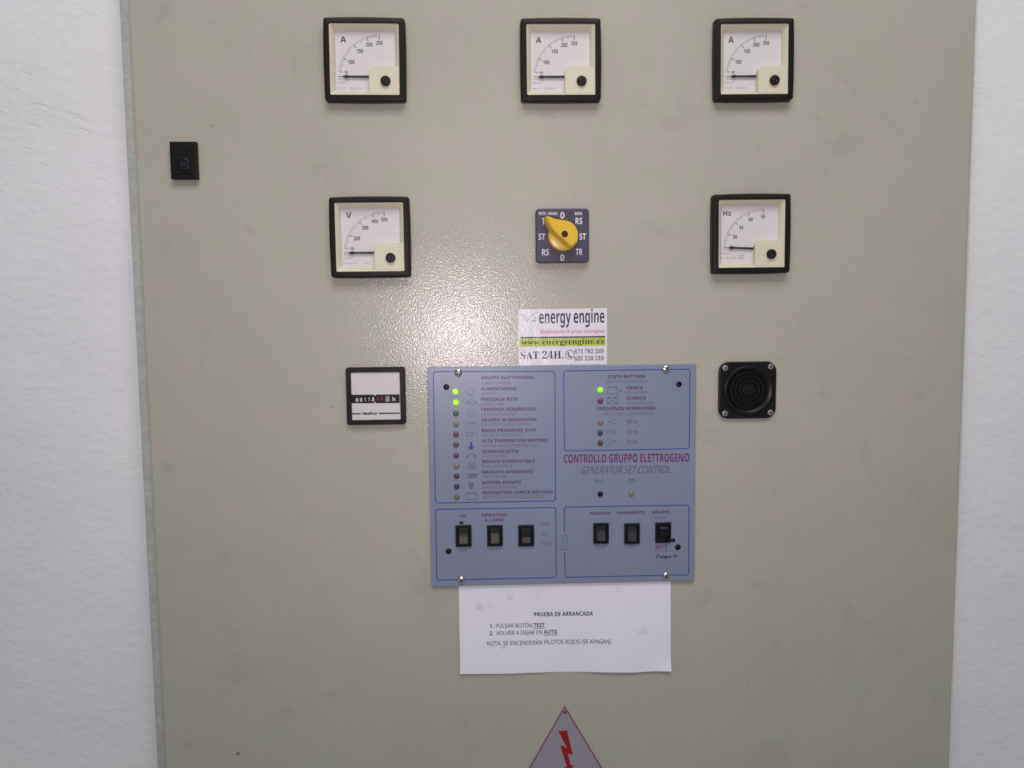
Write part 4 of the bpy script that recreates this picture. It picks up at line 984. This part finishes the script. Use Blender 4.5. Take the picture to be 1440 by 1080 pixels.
rows = [('GRUPPO ELETTROGENO', 412, 815, 115, 'GENSET STATUS', 412, 630), ('ALIMENTAZIONE', 413, 682, 199, 'SUPPLY', 414, 530), ('PRESENZA RETE', 414, 690, 279, 'MAINS LINE', 414, 586),
        ('PRESENZA GENERATORE', 414, 832, 356, 'GENERATOR LINE', 415, 672), ('GRUPPO IN EROGAZIONE', 416, 835, 436, 'GENSET POWER SUPPLY', 416, 790),
        ('BASSA PRESSIONE OLIO', 418, 828, 515, 'OIL LOW PRESSURE', 420, 715), ('ALTA TEMPERATURA MOTORE', 418, 915, 594, 'ENGINE HIGH TEMPERATURE', 420, 850),
        ('SOVRAVELOCITA', 420, 698, 675, 'OVERSPEED', 420, 608), ('RISERVA COMBUSTIBILE', 420, 822, 751, 'FUEL RESERVE', 420, 648),
        ('MANCATO AVVIAMENTO', 421, 808, 831, 'START FAILURE', 421, 608), ('MOTORE AVVIATO', 422, 714, 911, 'ENGINE RUNNING', 422, 690),
        ('GENERATORE CARICA BATTERIA', 423, 962, 987, 'BATTERY CHARGER GENERATOR', 424, 890)]
items = []
for i, (t1, a0, a1, yc, t2, b0, b1) in enumerate(rows):
    items.append((PURPLE, t1, a0, a1, yc, 24, 0))
    items.append((FADED, t2, b0, b1, yc + (36 if i else 40), 22, 0.2))
captions('list_lettering', zl, items)
captions('battery_lettering', zr, [(PURPLE, 'STATO BATTERIA', 368, 645, 131, 24, 0), (PURPLE, 'CARICA', 508, 630, 212, 24, 0), (PURPLE, 'SCARICA', 508, 651, 289, 24, 0),
                                   (FADED, 'BATTERY CONDITION', 357, 660, 168, 22, 0.2), (FADED, 'CHARGED', 508, 655, 248, 22, 0.2), (FADED, 'DISCHARGED', 508, 700, 326, 22, 0.2)])
captions('frequency_lettering', zr, [(PURPLE, 'FREQUENZA GENERATORE', 290, 719, 368, 24, 0), (FADED, 'FREQUENCY GENERATOR', 320, 695, 406, 22, 0.2),
                                     (PALE, '48 Hz', 509, 590, 463, 28, 0), (PALE, '50 Hz', 509, 590, 540, 28, 0), (PALE, '52 Hz', 509, 590, 615, 28, 0)])
captions('title_lettering', zr, [(MAGENTA, 'CONTROLLO GRUPPO ELETTROGENO', 42, 970, 739, 62, 0), (PALE, 'GENERATOR SET CONTROL', 168, 828, 824, 54, 0.2)])
for z_, it in ((ya, (PURPLE, 'ON', 335, 395, 256, 28, 0)), (ya, (PALE, 'OFF', 330, 408, 608, 32, 0)), (ya, (FADED, 'RESET', 640, 742, 600, 26, 0)),
               (ya, (PALE, 'MAN.', 1150, 1246, 333, 36, 0)), (ya, (PALE, 'AUT', 1155, 1234, 436, 36, 0)), (ya, (PALE, 'TEST', 1155, 1264, 537, 38, 0)),
               (yb_, (PURPLE, 'ARRESTO', 356, 560, 231, 30, 0)), (yb_, (FADED, 'STOP', 420, 515, 574, 26, 0)), (yb_, (PURPLE, 'AVVIAMENTO', 630, 912, 224, 30, 0)),
               (yb_, (FADED, 'START', 750, 822, 574, 26, 0)), (yb_, (FADED, 'MANUAL', 45, 155, 594, 26, 0))):
    captions('switch_caption', z_, [it])
captions('switch_caption', ya, [(MAGENTA, 'RIPRISTINO', 557, 805, 248, 32, 0), (MAGENTA, 'ALLARMI', 585, 776, 298, 32, 0)])
captions('switch_caption', yb_, [(PURPLE, 'GRUPPO', 988, 1170, 219, 30, 0), (FADED, 'GENSET', 1010, 1136, 270, 24, 0)])
captions('switch_caption', yb_, [(MAGENTA, 'RETE', 1022, 1138, 573, 30, 0), (FADED, 'MAINS', 1022, 1138, 606, 26, 0)])

# symbols beside the lamps
ic = MB()


def done(name='symbol', material='ink_icon'):
    global ic
    build(name, ic, M[material], cp, smooth=0)
    ic = MB()


def st(z, w_, *pts, closed=False, mb=None):
    (mb or ic).line(zq(z, K, *pts), w_, K, closed)


def ci(z, x, y, r, w_=0.35, a0=0, a1=360, rx=None):
    p, k_ = at(*z(x, y), K), (at(*z(x + 10, y), K) - at(*z(x, y), K)).length / 10
    ic.ring(p.x, p.y, r * k_, w_, K, 24, a0, a1, (rx or r) * k_)


W = 0.38
ci(zl, 333, 222, 25, W)
st(zl, W, (315, 240), (345, 258), (350, 240))
done()
ci(zl, 338, 303, 22, W, rx=30)
ci(zl, 336, 303, 10, W)
for x0, x1 in ((312, 296), (366, 382)):
    ic.flat(zq(zl, K, (x0, 296), (x0, 310), (x1, 303)) if x1 > x0 else zq(zl, K, (x0, 310), (x0, 296), (x1, 303)), K)
done()
ci(zl, 336, 384, 26, W)
st(zl, W, (324, 384), (330, 376), (340, 392), (348, 384))
done()
st(zl, W, (297, 438), (306, 446))
st(zl, W, (385, 436), (376, 446))
st(zl, W, (300, 492), (298, 462), (322, 460), (345, 452), (372, 462), (384, 464), (382, 492))
st(zl, 0.6, (325, 460), (364, 456))
done()
st(zl, 0.6, (303, 530), (348, 529), (348, 555), (303, 556), closed=True)
st(zl, 0.55, (348, 540), (390, 538))
done()
st(zl, 0.6, (304, 726), (312, 704), (338, 690), (364, 704), (374, 728))
ci(zl, 310, 718, 9, W)
ci(zl, 368, 714, 11, W)
done()
st(zl, 0.5, (313, 768), (338, 758), (370, 758), (370, 806), (314, 808), closed=True)
st(zl, 0.5, (322, 768), (362, 802))
st(zl, 0.5, (362, 768), (322, 802))
done()
ci(zl, 318, 858, 14, 0.7)
for yy in (846, 856, 866):
    st(zl, 1.0, (332, yy), (386, yy - 1))
st(zl, 0.6, (306, 875), (380, 874))
done()
ic.flat(zq(zl, K, (318, 938), (326, 962), (346, 962), (354, 938), (350, 912), (322, 912)), K)
st(zl, 0.5, (318, 912), (310, 922))
st(zl, 0.5, (352, 912), (360, 922))
done()
st(zl, 0.55, (302, 994), (380, 992), (381, 1036), (302, 1038), closed=True)
st(zl, 0.8, (312, 988), (330, 988))
st(zl, 0.8, (354, 987), (372, 987))
done()
st(zr, 0.5, (362, 212), (440, 210), (442, 254), (362, 256), closed=True)
st(zr, 0.9, (372, 206), (390, 206))
st(zr, 0.9, (416, 205), (434, 205))
ic.flat(zq(zr, K, (455, 244), (480, 231), (455, 220)), K)
done()
st(zr, 0.5, (362, 292), (440, 290), (442, 330), (362, 331), closed=True)
st(zr, 0.9, (366, 284), (388, 286))
st(zr, 0.9, (416, 284), (438, 284))
st(zr, 0.5, (364, 328), (400, 304), (440, 328))
done()
st(zr, 0.5, (438, 446), (364, 464), (440, 484))
done()
st(zr, 0.55, (356, 534), (440, 532))
st(zr, 0.55, (356, 548), (440, 547))
done()
st(zr, 0.5, (364, 592), (436, 612), (362, 634))
done()
st(zr, 0.5, (274, 922), (280, 894), (300, 896), (306, 908), (326, 908), (336, 890), (330, 908), (338, 926))
ci(zr, 288, 908, 9, W)
done()
st(zr, 0.5, (502, 908), (520, 906))
ci(zr, 530, 904, 13, 0.5)
st(zr, 0.6, (540, 914), (556, 890), (562, 916), (578, 898))
st(zr, 0.5, (520, 890), (576, 888))
done()
# the raised hand
st(yb_, 0.42, (72, 505), (72, 478), (84, 452), (100, 442), (118, 450), (130, 474), (132, 520), (124, 556), (104, 568), (82, 562), (72, 530), closed=True)
for x_ in (86, 100, 114):
    st(yb_, 0.28, (x_, 462), (x_ + 1, 512))
st(yb_, 0.3, (80, 520), (102, 530), (124, 516))
done('hand_symbol')
ro = MB()
ro.flat(zq(zl, K, (322, 660), (352, 659), (352, 634), (345, 630), (345, 600), (330, 600), (330, 630), (322, 634)), K)
st(zl, 0.4, (304, 638), (320, 644), mb=ro)
st(zl, 0.4, (354, 644), (372, 638), mb=ro)
build('thermometer_symbol', ro, M['ink_royal'], cp, smooth=0)


# lamps
def led(z, x, y, material, r=2.55, label=None):
    p = at(*z(x, y), PT + 0.8)
    s = MB()
    s.lathe([(r, PT - 0.2), (r, PT + 0.5), (r * 0.92, PT + 1.0), (r * 0.7, PT + 1.5), (r * 0.35, PT + 1.8)], p.x, p.y, 24)
    o = build('indicator_lamp', s, material, cp, smooth=60)
    if label:
        o['label'] = label
    return o


LIT, UNLIT = 'lit bright green lamp', None
for (x, y), mt in zip(((219, 221), (222, 303), (221, 386), (222, 466), (222, 545), (223, 624), (224, 703), (226, 783), (227, 861), (228, 941), (229, 1019)),
                      ('led_lit', 'led_lit', 'led_green', 'led_amber', 'led_red', 'led_red', 'led_red', 'led_amber', 'led_deep_red', 'led_dark', 'led_olive')):
    led(zl, x, y, M[mt], label='lit yellow-green indicator lamp' if mt == 'led_lit' else None)
for (x, y), mt in zip(((312, 229), (312, 310), (312, 466), (312, 547), (312, 622), (313, 1001), (543, 997)),
                      ('led_lit_cool', 'led_red', 'led_amber', 'led_dark', 'led_deep_red', 'plug', 'led_clear')):
    led(zr, x, y, M[mt], label='lit green indicator lamp' if mt == 'led_lit_cool' else None)


# rocker switches: (corners in the zoom), profile of the rocker from top to bottom as (fraction of height, depth)
def rocker(z, x0, y0, x1, y1, prof_, rock_w, material, bright=None):
    a, b = at(*z(x0, y1), PT + 2), at(*z(x1, y0), PT + 2)
    cx, cz = (a.x + b.x) / 2, (a.y + b.y) / 2
    w_, t_ = b.x - a.x, b.y - a.y
    s = MB()
    F_ = PT + 2.2
    s.loft([lp(rr(w_, t_, 0.7, 3, cx, cz), PT - 0.1), lp(rr(w_, t_, 0.7, 3, cx, cz), F_ - 0.5), lp(rr(w_ - 1, t_ - 1, 0.5, 3, cx, cz), F_),
            lp(rr(rock_w + 2.2, t_ - 4.4, 0.4, 3, cx, cz), F_), lp(rr(rock_w + 1.4, t_ - 5.2, 0.3, 3, cx, cz), PT + 0.5)], True, True)
    o = build('rocker_switch', s, M['rocker_frame'], cp)
    r_ = MB()
    zt_, zb_2 = cz + (t_ - 5.0) / 2, cz - (t_ - 5.0) / 2
    hw = rock_w / 2
    loops = []
    for f, dp in prof_:
        zz = zt_ + (zb_2 - zt_) * f
        loops.append([(cx - hw, PT + 0.4, zz), (cx - hw, PT + 1.2 + dp - 0.4, zz), (cx - hw + 0.5, PT + 1.2 + dp, zz), (cx + hw - 0.5, PT + 1.2 + dp, zz), (cx + hw, PT + 1.2 + dp - 0.4, zz), (cx + hw, PT + 0.4, zz)])
    r_.loft(loops)
    build('rocker', r_, material, o, smooth=20)
    return o


lower_out = [(0.0, 0.5), (0.05, 1.6), (0.22, 0.9), (0.34, 0.6), (0.6, 1.3), (0.93, 2.7), (0.97, 2.6), (1.0, 1.4)]
upper_out = [(0.0, 0.9), (0.04, 3.3), (0.12, 3.2), (0.55, -0.3), (0.62, -0.4), (0.93, 1.6), (0.97, 1.5), (1.0, 0.4)]
top_out = [(0.0, 0.5), (0.10, 2.4), (0.16, 2.9), (0.24, 2.7), (0.55, 1.2), (0.93, 0.2), (1.0, 0.1)]
rocker(ya, 294, 351, 453, 571, lower_out, 8.2, M['rocker'])
rocker(ya, 613, 351, 770, 567, lower_out, 8.2, M['rocker'])
rocker(ya, 929, 350, 1088, 567, upper_out, 8.2, M['rocker'])
rocker(yb_, 393, 329, 549, 541, lower_out, 8.2, M['rocker'])
rocker(yb_, 707, 332, 864, 544, lower_out, 8.2, M['rocker'])
rocker(yb_, 1022, 323, 1181, 533, top_out, 8.2, M['rocker_shaded'])

# fixing screws, black plugs, marker
for (z_, x, y), tn in (((zl, 241, 76), .9), ((zr, 802, 75), .75), ((ya, 352, 908), .3), ((yb_, 1130, 868), .5)):
    p = at(*z_(x, y), PT + 1)
    wsh = MB()
    cross_screw(cp, p.x, p.y, PT, 3.7, M['steel'], 'fixing_screw', tn, 0.5)
for z_, x, y, r_ in ((zl, 149, 185, 2.7), (zr, 895, 186, 2.6), (ya, 222, 613, 2.7), (yb_, 1248, 573, 2.75), (yb_, 1202, 503, 1.9)):
    p = at(*z_(x, y), PT + 0.5)
    s = MB()
    s.lathe([(r_, PT - 0.1), (r_, PT + 0.35), (r_ * 0.85, PT + 0.65), (r_ * 0.4, PT + 0.75)], p.x, p.y, 24)
    build('black_plug', s, M['plug'], cp, smooth=50)
ink = MB()
p = at(*ya(351, 325), K)
ink.flat([(p.x + r_ * math.cos(a), p.y + r_ * 0.8 * math.sin(a)) for a, r_ in [(i * math.pi / 8, 2.0 * (1 + 0.25 * math.sin(i * 2.3))) for i in range(16)]], K + 0.03)
build('marker_blot', ink, M['marker'], cp, smooth=0)
ink = MB()
hand_word(ink, yb_, K + 0.03, [[(1030, 690), (1036, 668), (1034, 652), (1050, 648), (1060, 656), (1052, 668), (1036, 672)],
                               [(1064, 682), (1076, 664), (1080, 680), (1088, 664), (1096, 680), (1104, 664), (1112, 680), (1118, 662)],
                               [(1136, 664), (1124, 664), (1122, 678), (1136, 678), (1138, 664), (1136, 694), (1122, 692)],
                               [(1146, 662), (1148, 678), (1160, 676), (1164, 660), (1170, 678), (1180, 664), (1182, 676)]], 0.62)
build('handwriting', ink, M['marker'], cp, smooth=0)
ink = MB()
hand_word(ink, yb_, K + 0.03, [[(1204, 672), (1206, 658), (1214, 670), (1220, 658), (1228, 668), (1234, 654), (1240, 668)]], 0.62)
build('handwriting', ink, M['marker'], cp, smooth=0)

# ------------------------------------------------------------------ sticker above the panel
zk = zoomed(715, 420, 9.6)
SH = 0.25
cs = [at(*zk(*p), SH) for p in ((130, 147), (1330, 128), (1331, 886), (138, 902))]
sc_ = ((cs[0].x + cs[2].x) / 2, (cs[0].y + cs[2].y) / 2)
sk = thing('sticker', 'white company sticker with a yellow-green web address band, above the control panel', 'sticker', *sc_)
m = MB()
quad = [tuple(cs[3]), tuple(cs[2]), tuple(cs[1]), tuple(cs[0])]
m.loft([lp(quad, 0.02), lp(quad, SH)])
build('vinyl', m, M['sticker'], sk, smooth=0)
S1, S2 = SH + 0.05, SH + 0.09
m = MB()
m.flat(zq(zk, S1, (150, 652), (1306, 632), (1306, 523), (150, 540)), S1)
build('address_band', m, M['stick_green'], sk, smooth=0)
m = MB()
zt(m, zk, 'energy engine', 'bold', 415, 336, 1296, 323, 178, S1)
m.line(zq(zk, S1, (166, 527), (1306, 512)), 1.25, S1)
zt(m, zk, 'www.energyengine.es', 'serif', 176, 626, 1290, 607, 74, S2)
zt(m, zk, 'SAT 24H.', 'serif', 166, 816, 742, 805, 98, S1)
zt(m, zk, '671 782 269', 'serif', 893, 741, 1285, 736, 56, S1)
zt(m, zk, '635 120 510', 'serif', 891, 836, 1285, 831, 56, S1)
p = at(*zk(828, 757), S1)
m.ring(p.x, p.y, 3.9, 0.55, S1, 28)
m.line(zq(zk, S1, (808, 728), (806, 752), (822, 782), (848, 792)), 1.1, S1)
m.line(zq(zk, S1, (802, 726), (820, 738)), 0.9, S1)
m.line(zq(zk, S1, (838, 776), (856, 792)), 0.9, S1)
build('black_lettering', m, M['stick_black'], sk, smooth=0)
m = MB()
zt(m, zk, 'Mantenimiento de grupos electrógenos', 'serif', 425, 471, 1295, 461, 58, S1)
build('red_lettering', m, M['stick_red'], sk, smooth=0)
m = MB()
for s_ in ([(172, 205), (200, 255), (240, 300), (268, 312)], [(200, 190), (240, 250), (262, 296), (300, 250), (322, 205)], [(420, 188), (370, 192), (330, 208), (345, 240), (372, 262), (360, 290), (318, 300)], [(306, 304), (350, 306), (378, 290)]):
    m.line(zq(zk, S1, *s_), 0.55, S1)
build('logo', m, M['stick_ash'], sk, smooth=0)

# ------------------------------------------------------------------ paper notice under the panel
pcn = [at(*Z_P(*p), 0.6) for p in ((66, 20), (1367, 2), (1367, 557), (75, 575))]
pn = thing('paper_notice', 'white printed paper notice with a wavy lower edge, tucked under the control panel', 'notice', (pcn[0].x + pcn[2].x) / 2, (pcn[0].y + pcn[2].y) / 2)
m = MB()
nx, nz = 44, 20


def paper_h(u, v):
    """height of the sheet above the door; u across, v down"""
    low = max(0.0, v - 0.35) / 0.65
    hgt = 0.45 + low * (1.1 + 0.9 * math.sin(u * 9.0 + 0.6) + 0.5 * math.sin(u * 17.0 + 2.0))
    hgt += 2.2 * max(0, (u - 0.86) / 0.14) ** 2 * max(0, (v - 0.8) / 0.2) ** 2
    return max(0.4, hgt)


def paper_pt(u, v):
    a = pcn[0].lerp(pcn[1], u)
    b = pcn[3].lerp(pcn[2], u)
    q_ = a.lerp(b, v)
    edge = 0.0
    if v > 0.7:
        f = (v - 0.7) / 0.3
        edge = f * (1.1 * math.exp(-((u - 0.83) / 0.07) ** 2) * -0.6 + 0.9 * math.exp(-((u - 0.2) / 0.1) ** 2) * -0.8 + 0.5 * math.sin(u * 6.3 + 0.5) * 0.5)
    return q_.x, q_.y + edge


g = [[paper_pt(i / nx, j / nz) + (paper_h(i / nx, j / nz),) for i in range(nx + 1)] for j in range(nz + 1)]
pts = [(x, h_, z) for row in g for x, z, h_ in row]
n_ = len(pts)
pts += [(x, h_ - 0.12, z) for x, h_, z in pts]
fs = []
for j in range(nz):
    for i in range(nx):
        a_ = j * (nx + 1) + i
        fs.append((a_ + nx + 1, a_ + nx + 2, a_ + 1, a_))
        fs.append((n_ + a_, n_ + a_ + 1, n_ + a_ + nx + 2, n_ + a_ + nx + 1))
for j in range(nz):
    for i in (0, nx):
        a_ = j * (nx + 1) + i
        f_ = (a_, a_ + nx + 1, n_ + a_ + nx + 1, n_ + a_)
        fs.append(f_ if i else tuple(reversed(f_)))
for i in range(nx):
    for j in (0, nz):
        a_ = j * (nx + 1) + i
        f_ = (a_, a_ + 1, n_ + a_ + 1, n_ + a_)
        fs.append(f_ if not j else tuple(reversed(f_)))
m.add(pts, fs)
build('sheet', m, M['paper'], pn, smooth=40)
m = MB()
PK = 0.55
zt(m, Z_P, 'PRUEBA DE ARRANCADA', 'bold', 529, 226, 889, 221, 25, PK)
zt(m, Z_P, '1.', 'bold', 257, 297, 277, 297, 25, PK)
zt(m, Z_P, 'PULSAR BOTÓN', 'sans', 294, 296, 515, 293, 25, PK)
zt(m, Z_P, 'TEST', 'bold', 526, 292, 592, 291, 25, PK)
m.line(zq(Z_P, PK, (524, 299), (594, 298)), 0.4, PK)
zt(m, Z_P, '2.', 'bold', 256, 341, 277, 341, 25, PK)
zt(m, Z_P, 'VOLVER A DEJAR EN', 'sans', 295, 340, 578, 335, 25, PK)
zt(m, Z_P, 'AUTO', 'bold', 588, 334, 670, 333, 25, PK)
m.line(zq(Z_P, PK, (586, 341), (672, 340)), 0.4, PK)
zt(m, Z_P, 'NOTA. SE ENCENDERÁN PILOTOS ROJOS (SE APAGAN)', 'sans', 241, 404, 998, 390, 26, PK)


def on_sheet(mb):
    """lay the lettering on the wavy sheet"""
    w_ = (pcn[1] - pcn[0]).length
    t_ = (pcn[0] - pcn[3]).length
    out = []
    for x, h_, z in mb.v:
        d = Vector((x, z)) - pcn[0]
        u = d.dot((pcn[1] - pcn[0]).normalized()) / w_
        v = d.dot((pcn[3] - pcn[0]).normalized()) / t_
        out.append((x, paper_h(u, v) + 0.10, z))
    mb.v = out


on_sheet(m)
build('printed_text', m, M['paper_ink'], pn, smooth=0)

# ------------------------------------------------------------------ warning triangle
zw = zoomed(720, 970, 9.6)
ap = at(*zw(711, 212), 1)
wt = thing('warning_sign', 'grey triangular high voltage sign with a red lightning arrow, below the paper notice', 'sign', ap.x, ap.y - 60)
side = 116.0
hh = side * 0.88


def tri(inset):
    t3 = [(ap.x, ap.y), (ap.x - side / 2, ap.y - hh), (ap.x + side / 2, ap.y - hh)]
    cxx, czz = ap.x, ap.y - hh * 2 / 3
    f = 1 - inset / (hh / 3)
    return [(cxx + (x - cxx) * f, czz + (z - czz) * f) for x, z in t3]


m = MB()
m.loft([lp(tri(0.0), 0.05), lp(tri(0.0), 0.9), lp(tri(0.25), 1.1)])
build('sign_plate', m, M['sign'], wt, smooth=0)
m = MB()
t_ = tri(0.75)
m.line(t_, 0.85, 1.16, closed=True)
build('border_line', m, M['sign_border'], wt, smooth=0)
m = MB()
bolt = zq(zw, 1.16, (625, 557), (740, 785), (650, 742), (740, 1045), (700, 1036), (778, 1150), (832, 1018), (794, 1016), (752, 860), (822, 880), (745, 547))
m.flat(bolt, 1.16)
build('lightning_arrow', m, M['sign_red'], wt, smooth=0)
p = at(*zw(714, 300), 1.2)
cross_screw(wt, p.x, p.y, 1.1, 1.5, M['rivet'], 'rivet', recess=False)
